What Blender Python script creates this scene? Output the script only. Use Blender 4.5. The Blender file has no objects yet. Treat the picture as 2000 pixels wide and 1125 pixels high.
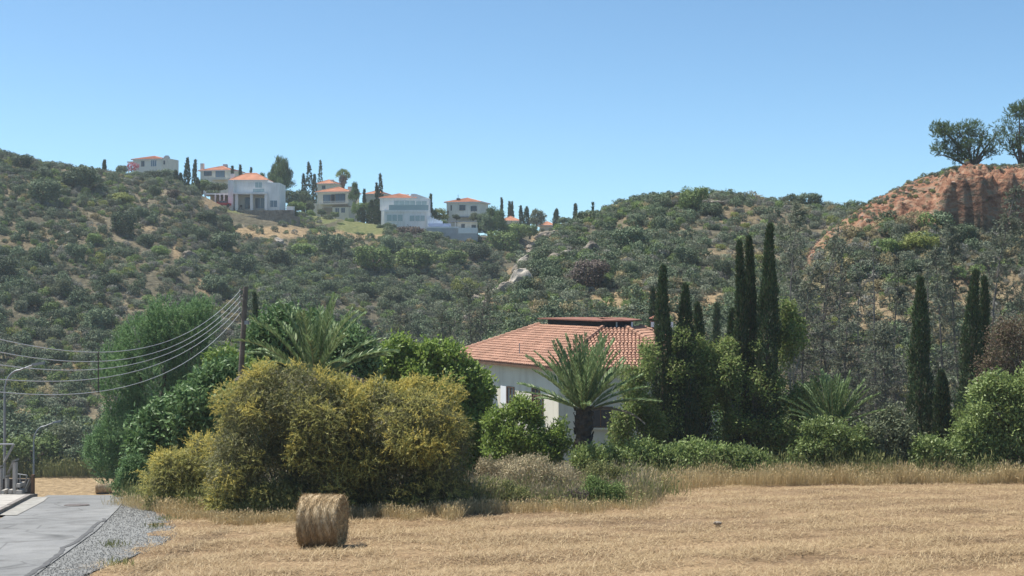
import bpy, math, random
import numpy as np
from mathutils import Vector, Matrix

random.seed(7)
RNG = np.random.default_rng(7)
F = 2700.0                     # focal length in pixels of a 2000 px wide frame
scene = bpy.context.scene
COL = scene.collection

# ------------------------------------------------------------------ camera, sky, sun, exposure
cam_data = bpy.data.cameras.new('camera')
cam_data.sensor_width = 36.0
cam_data.lens = 36.0 * F / 2000.0
cam_data.clip_start = 0.5
cam_data.clip_end = 6000
cam = bpy.data.objects.new('camera', cam_data)
cam.rotation_euler = (math.radians(90), 0, 0)
COL.objects.link(cam)
scene.camera = cam

SUN_DIR = Vector((-0.43, 0.13, 0.90)).normalized()      # towards the sun
SUN_EL = math.asin(SUN_DIR.z)
SUN_AZ = math.atan2(SUN_DIR.x, SUN_DIR.y)
SKY_TINT = (0.91, 1.07, 0.99, 1)
world = bpy.data.worlds.new('World')
scene.world = world
world.use_nodes = True
wn = world.node_tree
wn.nodes.clear()
w_out = wn.nodes.new('ShaderNodeOutputWorld')
w_bg = wn.nodes.new('ShaderNodeBackground')
w_sky = wn.nodes.new('ShaderNodeTexSky')
w_sky.sky_type = 'NISHITA'
w_sky.sun_disc = False
w_sky.sun_elevation = SUN_EL
w_sky.sun_rotation = SUN_AZ
w_sky.altitude = 150
w_sky.air_density = 0.6
w_sky.dust_density = 0.6
w_sky.ozone_density = 4.5
w_bg.inputs['Strength'].default_value = 0.122
w_tint = wn.nodes.new('ShaderNodeMix'); w_tint.data_type = 'RGBA'; w_tint.blend_type = 'MULTIPLY'
w_tint.inputs[0].default_value = 1.0; w_tint.inputs[7].default_value = SKY_TINT
wn.links.new(w_sky.outputs[0], w_tint.inputs[6])
wn.links.new(w_tint.outputs[2], w_bg.inputs[0])
wn.links.new(w_bg.outputs[0], w_out.inputs[0])

sun_data = bpy.data.lights.new('sun', 'SUN')
sun_data.energy = 5.0
sun_data.angle = math.radians(0.53)
sun_data.color = (1.0, 0.95, 0.87)
sun = bpy.data.objects.new('sun', sun_data)
sun.rotation_euler = SUN_DIR.to_track_quat('Z', 'Y').to_euler()
sun.location = (0, 0, 60)
COL.objects.link(sun)

vs = scene.view_settings
vs.view_transform = 'Standard'
vs.look = 'None'
vs.exposure = 0.6
vs.gamma = 1.0
vs.use_curve_mapping = False
scene.render.engine = 'CYCLES'
scene.cycles.max_bounces = 6
scene.cycles.diffuse_bounces = 3
scene.cycles.transmission_bounces = 4
scene.cycles.volume_bounces = 1
scene.cycles.sample_clamp_indirect = 6

# ------------------------------------------------------------------ helpers
def X(u, d): return (u - 1000.0) / F * d
def Z(v, d): return (562.5 - v) / F * d

PERM = np.random.default_rng(3).random((256, 256))
def vnoise(x, y, s=0):
    x = np.asarray(x, float) + 37.7 * s; y = np.asarray(y, float) - 19.3 * s
    xi = np.floor(x).astype(int); yi = np.floor(y).astype(int)
    fx = x - xi; fy = y - yi
    fx = fx * fx * (3 - 2 * fx); fy = fy * fy * (3 - 2 * fy)
    a = PERM[xi % 256, yi % 256]; b = PERM[(xi + 1) % 256, yi % 256]
    c = PERM[xi % 256, (yi + 1) % 256]; e = PERM[(xi + 1) % 256, (yi + 1) % 256]
    return (a * (1 - fx) + b * fx) * (1 - fy) + (c * (1 - fx) + e * fx) * fy
def fbm(x, y, o=4, s=0):
    t = 0; a = 0.5; x = np.asarray(x, float); y = np.asarray(y, float)
    for k in range(o):
        t = t + a * (vnoise(x, y, s + k) - 0.5); a *= 0.5; x = x * 2.03; y = y * 2.03
    return t
def sstep(a, b, x):
    t = np.clip((np.asarray(x, float) - a) / (b - a), 0, 1)
    return t * t * (3 - 2 * t)
def smax(a, b, k):
    h = np.maximum(k - np.abs(a - b), 0) / k
    return np.maximum(a, b) + h * h * k * 0.25

class MB:
    def __init__(self): self.v = []; self.f = []; self.n = 0
    def add(self, verts, faces, mi=0):
        verts = np.asarray(verts, float).reshape(-1, 3)
        faces = np.asarray(faces, int)
        if faces.size == 0: return self
        self.v.append(verts); self.f.append((faces + self.n, mi)); self.n += len(verts)
        return self
    def box(self, x0, x1, y0, y1, z0, z1, mi=0, M=None):
        v = np.array([[x0,y0,z0],[x1,y0,z0],[x1,y1,z0],[x0,y1,z0],[x0,y0,z1],[x1,y0,z1],[x1,y1,z1],[x0,y1,z1]], float)
        if M is not None: v = v @ np.array(M.to_3x3()).T + np.array(M.translation)
        return self.add(v, [[0,3,2,1],[4,5,6,7],[0,1,5,4],[1,2,6,5],[2,3,7,6],[3,0,4,7]], mi)
    def tube(self, pts, rad, sides=6, mi=0, cap=True):
        pts = np.asarray(pts, float); n = len(pts)
        rad = np.broadcast_to(np.asarray(rad, float), (n,))
        T = np.gradient(pts, axis=0); T /= np.linalg.norm(T, axis=1)[:, None] + 1e-9
        ref = np.array([0.0, 0.0, 1.0]) if abs(T[0][2]) < 0.8 else np.array([1.0, 0.0, 0.0])
        A = np.cross(T, ref); A /= np.linalg.norm(A, axis=1)[:, None] + 1e-9
        B = np.cross(T, A)
        an = np.linspace(0, 2 * np.pi, sides, endpoint=False)
        ring = (A[:, None, :] * np.cos(an)[None, :, None] + B[:, None, :] * np.sin(an)[None, :, None]) * rad[:, None, None] + pts[:, None, :]
        idx = np.arange(n * sides).reshape(n, sides)
        a = idx[:-1]; b = np.roll(a, -1, 1); c = np.roll(idx[1:], -1, 1); d = idx[1:]
        self.add(ring.reshape(-1, 3), np.stack([a, b, c, d], -1).reshape(-1, 4), mi)
        if cap:
            self.add(ring[0], [list(range(sides))], mi); self.add(ring[-1], [list(range(sides))[::-1]], mi)
        return self
    def mesh(self, name, mats, smooth=False):
        me = bpy.data.meshes.new(name)
        V = np.concatenate(self.v)
        me.vertices.add(len(V)); me.vertices.foreach_set('co', V.astype(np.float32).ravel())
        loops = np.concatenate([f.ravel() for f, _ in self.f])
        counts = np.concatenate([np.full(len(f), f.shape[1]) for f, _ in self.f])
        mis = np.concatenate([np.full(len(f), m) for f, m in self.f])
        me.loops.add(len(loops)); me.loops.foreach_set('vertex_index', loops.astype(np.int32))
        me.polygons.add(len(counts))
        st = np.concatenate([[0], np.cumsum(counts)[:-1]])
        me.polygons.foreach_set('loop_start', st.astype(np.int32))
        me.polygons.foreach_set('material_index', mis.astype(np.int32))
        me.polygons.foreach_set('use_smooth', np.full(len(counts), bool(smooth)))
        for m in (mats if isinstance(mats, (list, tuple)) else [mats]): me.materials.append(m)
        me.update(calc_edges=True)
        me.validate()
        return me
    def build(self, name, mats, parent=None, smooth=False, loc=None):
        return put(name, self.mesh(name, mats, smooth), parent, loc)

def put(name, me, parent=None, loc=None):
    o = bpy.data.objects.new(name, me)
    COL.objects.link(o)
    if parent is not None: o.parent = parent
    if loc is not None: o.location = loc
    return o
def tag(o, label=None, cat=None, group=None, kind=None):
    if label: o['label'] = label
    if cat: o['category'] = cat
    if group: o['group'] = group
    if kind: o['kind'] = kind
    return o
def thing(name, label, cat, loc=(0, 0, 0), rz=0.0, group=None):
    o = bpy.data.objects.new(name, None)
    o.empty_display_size = 0.3
    COL.objects.link(o); o.location = loc; o.rotation_euler = (0, 0, rz)
    return tag(o, label, cat, group)
def copy_tree(o, parent=None):
    c = o.copy(); COL.objects.link(c)
    if parent is not None: c.parent = parent
    for ch in list(o.children): copy_tree(ch, c)
    return c

# ------------------------------------------------------------------ materials
def new_mat(name):
    m = bpy.data.materials.new(name); m.use_nodes = True
    nt = m.node_tree; nt.nodes.clear()
    out = nt.nodes.new('ShaderNodeOutputMaterial')
    return m, nt, out
def N(nt, t, **kw):
    n = nt.nodes.new(t)
    for k, v in kw.items():
        if k in n.inputs.keys(): n.inputs[k].default_value = v
        else: setattr(n, k, v)
    return n
def ramp(nt, fac, stops):
    r = nt.nodes.new('ShaderNodeValToRGB')
    e = r.color_ramp.elements
    while len(e) < len(stops): e.new(0.5)
    for el, (p, c) in zip(e, stops):
        el.position = p; el.color = (*c, 1)
    nt.links.new(fac, r.inputs[0])
    return r.outputs[0]
def mixc(nt, fac, a, b, mode='MIX'):
    m = nt.nodes.new('ShaderNodeMix'); m.data_type = 'RGBA'; m.blend_type = mode
    for s, v in ((0, fac), (6, a), (7, b)):
        if hasattr(v, 'is_output') or isinstance(v, bpy.types.NodeSocket): nt.links.new(v, m.inputs[s])
        elif s == 0: m.inputs[0].default_value = v
        else: m.inputs[s].default_value = (*v, 1)
    return m.outputs[2]
def pos_noise(nt, scale, detail=4, stretch=(1, 1, 1), rotz=0, coord='pos', rough=0.55):
    if coord == 'pos': src = nt.nodes.new('ShaderNodeNewGeometry').outputs['Position']
    else: src = nt.nodes.new('ShaderNodeTexCoord').outputs['Object']
    mp = nt.nodes.new('ShaderNodeMapping')
    mp.inputs['Rotation'].default_value = (0, 0, rotz); mp.inputs['Scale'].default_value = stretch
    nt.links.new(src, mp.inputs[0])
    n = nt.nodes.new('ShaderNodeTexNoise')
    n.inputs['Scale'].default_value = scale; n.inputs['Detail'].default_value = detail; n.inputs['Roughness'].default_value = rough
    nt.links.new(mp.outputs[0], n.inputs[0])
    return n.outputs[0]
def bump(nt, h, strength=0.4, dist=0.05):
    b = nt.nodes.new('ShaderNodeBump'); b.inputs['Strength'].default_value = strength; b.inputs['Distance'].default_value = dist
    nt.links.new(h, b.inputs['Height'])
    return b.outputs[0]
def principled(nt, out, col, rough=0.8, spec=0.3, normal=None, metallic=0.0):
    p = nt.nodes.new('ShaderNodeBsdfPrincipled')
    if isinstance(col, bpy.types.NodeSocket): nt.links.new(col, p.inputs['Base Color'])
    else: p.inputs['Base Color'].default_value = (*col, 1)
    p.inputs['Roughness'].default_value = rough
    p.inputs['Specular IOR Level'].default_value = spec
    p.inputs['Metallic'].default_value = metallic
    if normal is not None: nt.links.new(normal, p.inputs['Normal'])
    if out is not None: nt.links.new(p.outputs[0], out.inputs[0])
    return p
def sc(c, k): return tuple(min(1, x * k) for x in c)
def plain(name, col, rough=0.8, var=0.18, scale=3.0, bmp=0.0, spec=0.3, metallic=0, detail=4, coord='pos'):
    m, nt, out = new_mat(name)
    n = pos_noise(nt, scale, detail, coord=coord)
    c = ramp(nt, n, [(0.3, sc(col, 1 - var)), (0.7, sc(col, 1 + var))])
    nb = bump(nt, n, bmp, 0.05) if bmp else None
    principled(nt, out, c, rough, spec, nb, metallic)
    return m
def leaf(name, cols, trans=0.3, rough=0.55, spec=0.25, objvar=0.25):
    m, nt, out = new_mat(name)
    g = nt.nodes.new('ShaderNodeNewGeometry')
    k = len(cols)
    c = ramp(nt, g.outputs['Random Per Island'], [(i / max(1, k - 1), cc) for i, cc in enumerate(cols)])
    if objvar:
        oi = nt.nodes.new('ShaderNodeObjectInfo')
        mr = nt.nodes.new('ShaderNodeMapRange'); mr.inputs[3].default_value = 1 - objvar; mr.inputs[4].default_value = 1 + objvar
        nt.links.new(oi.outputs['Random'], mr.inputs[0])
        hs = nt.nodes.new('ShaderNodeHueSaturation')
        nt.links.new(mr.outputs[0], hs.inputs['Value']); nt.links.new(c, hs.inputs['Color'])
        c = hs.outputs[0]
    p = principled(nt, None, c, rough, spec)
    t = nt.nodes.new('ShaderNodeBsdfTranslucent'); nt.links.new(c, t.inputs[0])
    mx = nt.nodes.new('ShaderNodeMixShader'); mx.inputs[0].default_value = trans
    nt.links.new(p.outputs[0], mx.inputs[1]); nt.links.new(t.outputs[0], mx.inputs[2])
    nt.links.new(mx.outputs[0], out.inputs[0])
    return m

# ------------------------------------------------------------------ terrain height
L_Y = [0, 50, 55, 60, 75, 100, 125, 150, 170, 260, 600]
L_Z = [-3.4, -7.65, -8.3, -9.3, -12.3, -16.6, -19.9, -20.1, -19.6, -19, -19]
R_Y = [0, 60, 70, 85, 100, 120, 150, 600]
R_Z = [-3.4, -8.5, -9.5, -10.7, -11.4, -12, -13, -19]
LH_U = [-900, -400, 0, 60, 120, 200, 260, 330, 400, 450, 600, 700, 800, 900, 1000, 1100, 1300, 2900]
LH_V = [250, 285, 305, 318, 330, 341, 351, 358, 385, 410, 420, 434, 448, 465, 458, 447, 450, 460]
LH_D = [300, 300, 300, 302, 305, 310, 315, 322, 330, 335, 348, 350, 346, 350, 360, 380, 400, 420]
LH_F = [165, 168, 172, 173, 174, 176, 177, 178, 180, 182, 190, 200, 212, 225, 235, 240, 250, 260]
MH_U = [600, 800, 860, 900, 950, 1000, 1040, 1090, 1150, 1240, 1370, 1480, 1620, 1750, 2000, 2900]
MH_V = [1000, 740, 672, 630, 588, 540, 490, 448, 428, 395, 380, 390, 405, 405, 405, 400]
MH_D = [150, 150, 155, 165, 178, 192, 206, 222, 236, 250, 260, 260, 255, 250, 250, 250]
RH_U = [1300, 1480, 1545, 1580, 1620, 1660, 1700, 1760, 1800, 1860, 1900, 2000, 2300, 2900]
RH_V = [1000, 760, 560, 492, 450, 420, 395, 365, 347, 331, 328, 326, 310, 280]
RH_D = [150, 150, 152, 155, 157, 159, 160, 162, 164, 165, 165, 165, 162, 160]

def uof(x, y):
    return np.clip(1000 + F * np.asarray(x, float) / np.maximum(y, 10), -900, 2900)
def height(x, y, parts=False):
    x = np.asarray(x, float); y = np.asarray(y, float)
    u = uof(x, y)
    wr = sstep(380, 800, u)
    b = np.interp(y, L_Y, L_Z) * (1 - wr) + np.interp(y, R_Y, R_Z) * wr
    # hill on the left with the village on top
    vc = np.interp(u, LH_U, LH_V); dc = np.interp(u, LH_U, LH_D); df = np.interp(u, LH_U, LH_F)
    zc = (562.5 - vc) / F * dc; zf = np.interp(u, [0, 600, 1000], [-19.5, -17.5, -15])
    t = (y - df) / (dc - df)
    s = np.where(t < 0, t * 0.6, np.where(t < 1, np.interp(t, [0, 0.1, 0.3, 0.6, 0.85, 1], [0, 0.09, 0.31, 0.62, 0.875, 1]), 1))
    back = np.where(y > dc, (y - dc) * ((562.5 - vc) / F - 0.006), 0)
    back = np.where(y > 470, back - (y - 470) * 0.25, back)
    hl = zf + (zc - zf) * s + back
    hl = hl + fbm(x / 34.0, y / 34.0, 3, 5) * 5.0 * sstep(0.02, 0.3, t) * (1 - sstep(0.8, 1.0, t))
    # spur in the middle
    vc = np.interp(u, MH_U, MH_V); dc = np.interp(u, MH_U, MH_D); df = np.interp(u, [800, 1000, 1600, 2000], [116, 118, 118, 112])
    zc = (562.5 - vc) / F * dc; zf = np.interp(u, [500, 780, 870], [-40, -22, -12.5])
    t = (y - df) / (dc - df)
    s = np.where(t < 0, 0, np.where(t < 1, np.interp(t, [0, 0.2, 0.5, 0.8, 1], [0, 0.2, 0.53, 0.86, 1]), 1 - 0))
    hm = zf + np.minimum(t, 0) * 9 + (zc - zf) * s - np.where(y > dc, (y - dc) * 0.12 + np.maximum(y - dc - 14, 0) * 0.5, 0)
    hm = hm + fbm(x / 22.0, y / 22.0, 3, 9) * 4.0 * sstep(0.05, 0.3, t) * (1 - sstep(0.8, 1.0, t))
    # bank of red earth on the right
    vc = np.interp(u, RH_U, RH_V); dc = np.interp(u, RH_U, RH_D); df = np.interp(u, [1300, 1700, 2000], [108, 104, 100])
    zc = (562.5 - vc) / F * dc; zf = np.interp(u, [1200, 1480, 1600], [-50, -18, -12.3])
    t = (y - df) / (dc - df)
    s1 = np.interp(t, [0, 0.3, 0.6, 0.86, 1], [0, 0.25, 0.56, 0.9, 1])
    jit = fbm(x / 4.5, y / 30.0, 3, 12) * 0.035
    s2 = np.interp(t + jit, [0, 0.3, 0.6, 0.790, 0.806, 0.9, 1], [0, 0.24, 0.52, 0.69, 0.955, 0.985, 1])
    wc = sstep(1815, 1862, u)
    s = s1 * (1 - wc) + s2 * wc
    s = np.where(t < 0, 0, np.where(t > 1, 1, s))
    hr = zf + np.minimum(t, 0) * 9 + (zc - zf) * s - np.where(y > dc + 8, (y - dc - 8) * 0.3, 0)
    rg = np.abs(fbm(x / 3.0, y / 12.0, 3, 20)) * 2.6 + fbm(x / 1.0, y / 2.2, 3, 23) * 2.2 + fbm(x / .55, y / .7, 2, 25) * 1.3 + np.abs(fbm(x / 1.1, y / 1.5, 2, 27)) * 3.4 - .5
    hr = hr + (rg - 0.75) * sstep(0.45, 0.65, t) * (1 - sstep(0.84, 0.95, t)) + fbm(x / 12, y / 12, 3, 15) * 2.0 * sstep(0.05, .3, t) * (1 - sstep(.5, .7, t))
    far = sstep(62, 110, y)
    b2 = b + fbm(x / 9.0, y / 9.0, 3, 2) * 0.5 * sstep(60, 75, y) * (1 - sstep(122, 128, y) * (1 - sstep(147, 155, y)) * (1 - sstep(300, 420, u)))
    h = smax(smax(smax(b2, hl, 3.0), hm, 2.0), hr, 1.5)
    h = np.where(y < 90, b2, h)
    h = h + fbm(x / 2.6, y / 2.6, 3, 30) * 0.7 * sstep(150, 190, y)
    if parts: return h, b2, hl, hm, hr, t, u
    return h
def H(x, y): return float(height(np.array([x]), np.array([y]))[0])
_MY = np.concatenate([np.arange(8, 200, 0.4), np.arange(200, 520, 0.8)])
def hit(u, v):
    xs = (u - 1000) / F * _MY; zs = (562.5 - v) / F * _MY
    hh = height(xs, _MY)
    k = np.nonzero(zs < hh)[0]
    k = k[0] if len(k) else len(_MY) - 1
    return float(xs[k]), float(_MY[k]), float(hh[k])

# ------------------------------------------------------------------ ground materials
def ground_material():
    m, nt, out = new_mat('scrub_soil')
    big = pos_noise(nt, 0.06, 5); fine = pos_noise(nt, 1.1, 6)
    c = ramp(nt, big, [(0.3, (0.085, 0.08, 0.053)), (0.52, (0.14, 0.125, 0.085)), (0.70, (0.235, 0.195, 0.13))])
    c2 = ramp(nt, fine, [(0.3, (0.5, 0.5, 0.5)), (0.7, (1.15, 1.15, 1.15))])
    c = mixc(nt, 1.0, c, c2, 'MULTIPLY')
    at = N(nt, 'ShaderNodeAttribute', attribute_name='red_earth')
    rn = pos_noise(nt, 0.7, 8, stretch=(1, 1, 2.2), rough=0.68)
    rc = ramp(nt, rn, [(0.32, (0.085, 0.055, 0.04)), (0.42, (0.23, 0.11, 0.068)), (0.52, (0.31, 0.175, 0.112)), (0.61, (0.27, 0.205, 0.145)), (0.72, (0.18, 0.155, 0.095))])
    rc = mixc(nt, 0.75, rc, ramp(nt, fine, [(0.3, (0.45, 0.42, 0.40)), (0.7, (1.15, 1.15, 1.15))]), 'MULTIPLY')
    c = mixc(nt, at.outputs['Fac'], c, rc)
    at2 = N(nt, 'ShaderNodeAttribute', attribute_name='dry_grass')
    dc = ramp(nt, fine, [(0.3, (0.19, 0.135, 0.075)), (0.7, (0.36, 0.265, 0.155))])
    c = mixc(nt, at2.outputs['Fac'], c, dc)
    at3 = N(nt, 'ShaderNodeAttribute', attribute_name='lawn')
    c = mixc(nt, at3.outputs['Fac'], c, ramp(nt, fine, [(0.3, (0.09, 0.11, 0.04)), (0.7, (0.19, 0.19, 0.085))]))
    principled(nt, out, c, 0.95, 0.1, bump(nt, fine, 1.0, 0.6))
    return m
M_SOIL = ground_material()

def straw_material():
    m, nt, out = new_mat('straw_stubble')
    row = pos_noise(nt, 0.42, 4, stretch=(0.22, 1.0, 1.0), rotz=math.radians(-33))
    mid = pos_noise(nt, 0.5, 5)
    fine = pos_noise(nt, 9.0, 5, stretch=(1, .7, 1))
    c = ramp(nt, row, [(0.34, (0.12, 0.076, 0.040)), (0.48, (0.23, 0.152, 0.08)), (0.6, (0.35, 0.245, 0.135))])
    c = mixc(nt, 0.45, c, ramp(nt, mid, [(0.3, (0.14, 0.093, 0.055)), (0.55, (0.245, 0.172, 0.105)), (0.75, (0.36, 0.265, 0.17))]))
    c = mixc(nt, 0.85, c, ramp(nt, fine, [(0.3, (0.45, 0.42, 0.38)), (0.55, (1, 1, 1)), (0.75, (1.25, 1.22, 1.15))]), 'MULTIPLY')
    principled(nt, out, c, 0.9, 0.15, bump(nt, fine, 0.8, 0.08))
    return m
M_STRAWGROUND = straw_material()

M_ASPHALT = None
def asphalt():
    m, nt, out = new_mat('worn_asphalt')
    a = pos_noise(nt, 0.5, 4, stretch=(1.0, 0.35, 1), rotz=math.radians(-12)); b = pos_noise(nt, 35, 3)
    s = pos_noise(nt, 1.4, 6)
    c = ramp(nt, a, [(0.3, (0.17, 0.172, 0.17)), (0.7, (0.245, 0.246, 0.243))])
    c = mixc(nt, 0.6, c, ramp(nt, b, [(0.3, (0.7, 0.7, 0.7)), (0.7, (1.15, 1.15, 1.15))]), 'MULTIPLY')
    c = mixc(nt, 0.8, c, ramp(nt, s, [(0.3, (0.66, 0.65, 0.63)), (0.5, (1, 1, 1)), (0.72, (1.12, 1.11, 1.08))]), 'MULTIPLY')
    cr = nt.nodes.new('ShaderNodeTexVoronoi'); cr.feature = 'DISTANCE_TO_EDGE'; cr.inputs['Scale'].default_value = 0.55
    wv = nt.nodes.new('ShaderNodeNewGeometry'); wn_ = nt.nodes.new('ShaderNodeTexNoise'); wn_.inputs['Scale'].default_value = 1.3; wn_.inputs['Detail'].default_value = 5
    ad = nt.nodes.new('ShaderNodeVectorMath'); ad.operation = 'MULTIPLY_ADD'; ad.inputs[1].default_value = (1.1, 1.1, 1.1)
    nt.links.new(wn_.outputs['Color'], ad.inputs[0]); nt.links.new(wv.outputs['Position'], ad.inputs[2]); nt.links.new(ad.outputs[0], cr.inputs['Vector'])
    c = mixc(nt, 0.75, c, ramp(nt, cr.outputs['Distance'], [(0.0, (0.5, 0.5, 0.5)), (0.022, (1, 1, 1))]), 'MULTIPLY')
    principled(nt, out, c, 0.85, 0.2, bump(nt, b, 0.3, 0.02))
    return m
M_ASPHALT = asphalt()
M_GRAVEL = plain('grey_gravel', (0.20, 0.202, 0.195), 0.95, 0.35, 9, 0.9, detail=7)
M_CRACK = plain('tar_seam', (0.10, 0.10, 0.10), 0.9, 0.3, 8)
M_CONCRETE = plain('pale_concrete', (0.38, 0.355, 0.32), 0.9, 0.16, 2.5, 0.2)
M_KERB = plain('kerb_concrete', (0.22, 0.20, 0.18), 0.9, 0.25, 4, 0.3)
M_GUTTER = plain('gutter_concrete', (0.28, 0.27, 0.245), 0.9, 0.25, 3, 0.2)
M_STRAW = leaf('straw_stalks', [(0.19, 0.125, 0.06), (0.34, 0.24, 0.125), (0.53, 0.41, 0.24), (0.27, 0.18, 0.09)], 0.15, 0.6, 0.3, 0)

# ------------------------------------------------------------------ terrain meshes
def grid_mesh(us, ds, name, mat, attrs=True, zoff=0.0):
    U, D = np.meshgrid(us, ds)
    xs = (U - 1000) / F * np.maximum(D, 12) ; ys = D
    h, b2, hl, hm, hr, t, u = height(xs, ys, True)
    V = np.stack([xs, ys, h + zoff], -1).reshape(-1, 3)
    nr, nc = U.shape
    idx = np.arange(nr * nc).reshape(nr, nc)
    q = np.stack([idx[:-1, :-1], idx[:-1, 1:], idx[1:, 1:], idx[1:, :-1]], -1).reshape(-1, 4)
    mb = MB().add(V, q)
    o = mb.build(name, mat, smooth=True)
    if attrs:
        vv = 562.5 - F * h / np.maximum(ys, 1)
        isr = (hr > hm - 0.6) & (hr > b2) & (hr > hl - 5)
        n1 = fbm(xs / 5.0, ys / 5.0, 4, 40)
        edge = np.interp(u, [1500, 1580, 1660, 1760, 1850, 2000, 2900], [540, 505, 455, 432, 428, 440, 460])
        red = np.where(isr, sstep(22, -16, vv - edge + n1 * 70), 0) * sstep(1520, 1580, u)
        red = np.maximum(red, np.where(isr, sstep(0.12, 0.30, n1) * 0.45, 0))
        dry = np.zeros_like(h)
        for (pu, pv, ru, rv, k) in DRY:
            dd = ((u - pu) / ru) ** 2 + ((vv - pv) / rv) ** 2
            dry = np.maximum(dry, k * sstep(1.2, 0.6, dd + n1 * 1.4))
        dry = np.where(ys > 95, dry, 0)
        vfield = sstep(122, 126, ys) * (1 - sstep(146.5, 148, ys)) * (1 - sstep(330, 380, u))
        dry = np.maximum(dry, vfield)
        lawn = np.zeros_like(h)
        for (pu, pv, ru, rv) in ((720, 442, 70, 16), (470, 412, 30, 5), (620, 428, 40, 10)):
            lawn = np.maximum(lawn, sstep(1.1, 0.7, ((u - pu) / ru) ** 2 + ((vv - pv) / rv) ** 2 + n1) * (ys > 280))
        for nm, arr in (('red_earth', red), ('dry_grass', dry), ('lawn', lawn)):
            a = o.data.attributes.new(nm, 'FLOAT', 'POINT')
            a.data.foreach_set('value', np.clip(arr, 0, 1).astype(np.float32).ravel())
    return o
DRY = [(1700, 620, 60, 60, .55), (1860, 600, 70, 70, .5), (1960, 560, 50, 60, .45), (1330, 610, 110, 26, .75), (1180, 600, 60, 22, .6), (1250, 500, 40, 14, .5), (1400, 500, 50, 16, .4), (1062, 464, 26, 12, .9), (1030, 498, 18, 24, .9), (1000, 540, 20, 22, .9), (955, 584, 30, 16, .8), (915, 615, 20, 20, .8), (540, 455, 90, 14, 1), (690, 458, 70, 10, 1), (420, 400, 40, 12, .8), (1230, 585, 120, 22, .8), (1420, 590, 70, 20, .9),
       (345, 490, 8, 22, .8), (130, 720, 40, 14, .8), (1130, 560, 40, 15, .6), (165, 440, 25, 6, .6), (1060, 590, 50, 20, .6), (1280, 440, 80, 40, .4),
       (1440, 420, 80, 25, .35), (1640, 470, 50, 50, .3), (1760, 560, 60, 30, .3), (280, 445, 30, 5, .6), (400, 560, 20, 30, .6), (60, 470, 60, 20, .3)]
us_far = np.concatenate([np.arange(-900, -100, 24), np.arange(-100, 1500, 7.0), np.arange(1500, 2080, 4.0), np.arange(2080, 2901, 24)])
ds_far = np.concatenate([np.arange(61, 105, 1.6), np.arange(105, 146, 1.0), np.arange(146, 166, 0.22), np.arange(166, 262, 1.5), np.arange(262, 360, 1.4), np.arange(360, 520, 4)])
hill = tag(grid_mesh(us_far, ds_far, 'hillside', M_SOIL), 'dry scrubby hills with a bank of bare red earth on the right', 'hillside', kind='structure')

# near field of cut straw, a gentle slope with low swaths
xs = np.arange(-34, 44, 0.38); ys = np.arange(-12, 61.8, 0.38)
XX, YY = np.meshgrid(xs, ys)
def near_h(x, y):
    x = np.asarray(x, float); y = np.asarray(y, float)
    r = (-x * math.sin(math.radians(35)) + y * math.cos(math.radians(35)))
    w = 0.5 + 0.5 * np.sin(r / 3.1 * 2 * np.pi + fbm(x / 6, y / 6, 3, 50) * 2.5)
    onroad = sstep(-9.0, -7.0, x + 0.2 * (y - 28)) * sstep(60, 55, y)
    b = height(x, y)
    return b + (w * 0.045 + fbm(x / 1.1, y / 1.1, 3, 52) * 0.17) * onroad
hh = near_h(XX, YY)
idx = np.arange(XX.size).reshape(XX.shape)
q = np.stack([idx[:-1, :-1], idx[:-1, 1:], idx[1:, 1:], idx[1:, :-1]], -1).reshape(-1, 4)
fld = MB().add(np.stack([XX, YY, hh], -1).reshape(-1, 3), q).build('field', M_STRAWGROUND, smooth=True)
tag(fld, 'mown straw coloured field sloping away from the road', 'field', kind='structure')

# ------------------------------------------------------------------ road, shoulder, kerb, pavement
def strip(name, left, right, yv, mat, dz, nx=10, label=None):
    L = np.interp(yv, *left); R = np.interp(yv, *right)
    tt = np.linspace(0, 1, nx)
    XX = L[:, None] * (1 - tt) + R[:, None] * tt; YY = np.repeat(yv[:, None], nx, 1)
    Z0 = height(XX, YY) + dz + fbm(XX * 0.8, YY * 0.4, 2, 60) * 0.02
    idx = np.arange(XX.size).reshape(XX.shape)
    q = np.stack([idx[:-1, :-1], idx[:-1, 1:], idx[1:, 1:], idx[1:, :-1]], -1).reshape(-1, 4)
    o = MB().add(np.stack([XX, YY, Z0], -1).reshape(-1, 3), q).build(name, mat, smooth=True)
    return tag(o, label, name.replace('_', ' '), kind='structure')
yv = np.arange(5, 100, 0.5)
ROAD_L = ([0, 43, 52, 68, 84, 100], [-6.2, -15.6, -17.6, -22.2, -28.0, -34])
ROAD_R = ([0, 20, 27.5, 36.9, 44, 49, 68, 84, 100], [-3.9, -8.0, -9.44, -11.1, -12.6, -13.7, -18.2, -24, -30])
strip('road', ROAD_L, ROAD_R, yv, M_ASPHALT, 0.06, label='worn grey asphalt lane dropping over a crest')
GR_R = ([0, 20, 27.5, 31, 34, 36, 38.5, 41, 46, 49, 56], [-2.8, -7.3, -8.5, -8.5, -8.55, -8.85, -9.5, -10.3, -12.2, -13.2, -15.2])
strip('gravel_shoulder', ([a for a in ROAD_R[0]], [b - 0.5 for b in ROAD_R[1]]), GR_R, np.arange(5, 56, .5), M_GRAVEL, 0.035, label='grey gravel shoulder spreading beside the asphalt')
# tar seam running along the asphalt edge and one across
sy = np.arange(24, 41, 0.4)
strip('road_seam', (sy, np.interp(sy, *ROAD_R) - 0.22 + fbm(sy * 0.9, sy * 0, 3, 70) * 0.35), (sy, np.interp(sy, *ROAD_R) - 0.10 + fbm(sy * 0.9, sy * 0, 3, 70) * 0.35 + fbm(sy * 2, sy * 0, 2, 71) * .1), sy, M_CRACK, 0.072, 3, 'dark tar seam along the edge of the asphalt')
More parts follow.
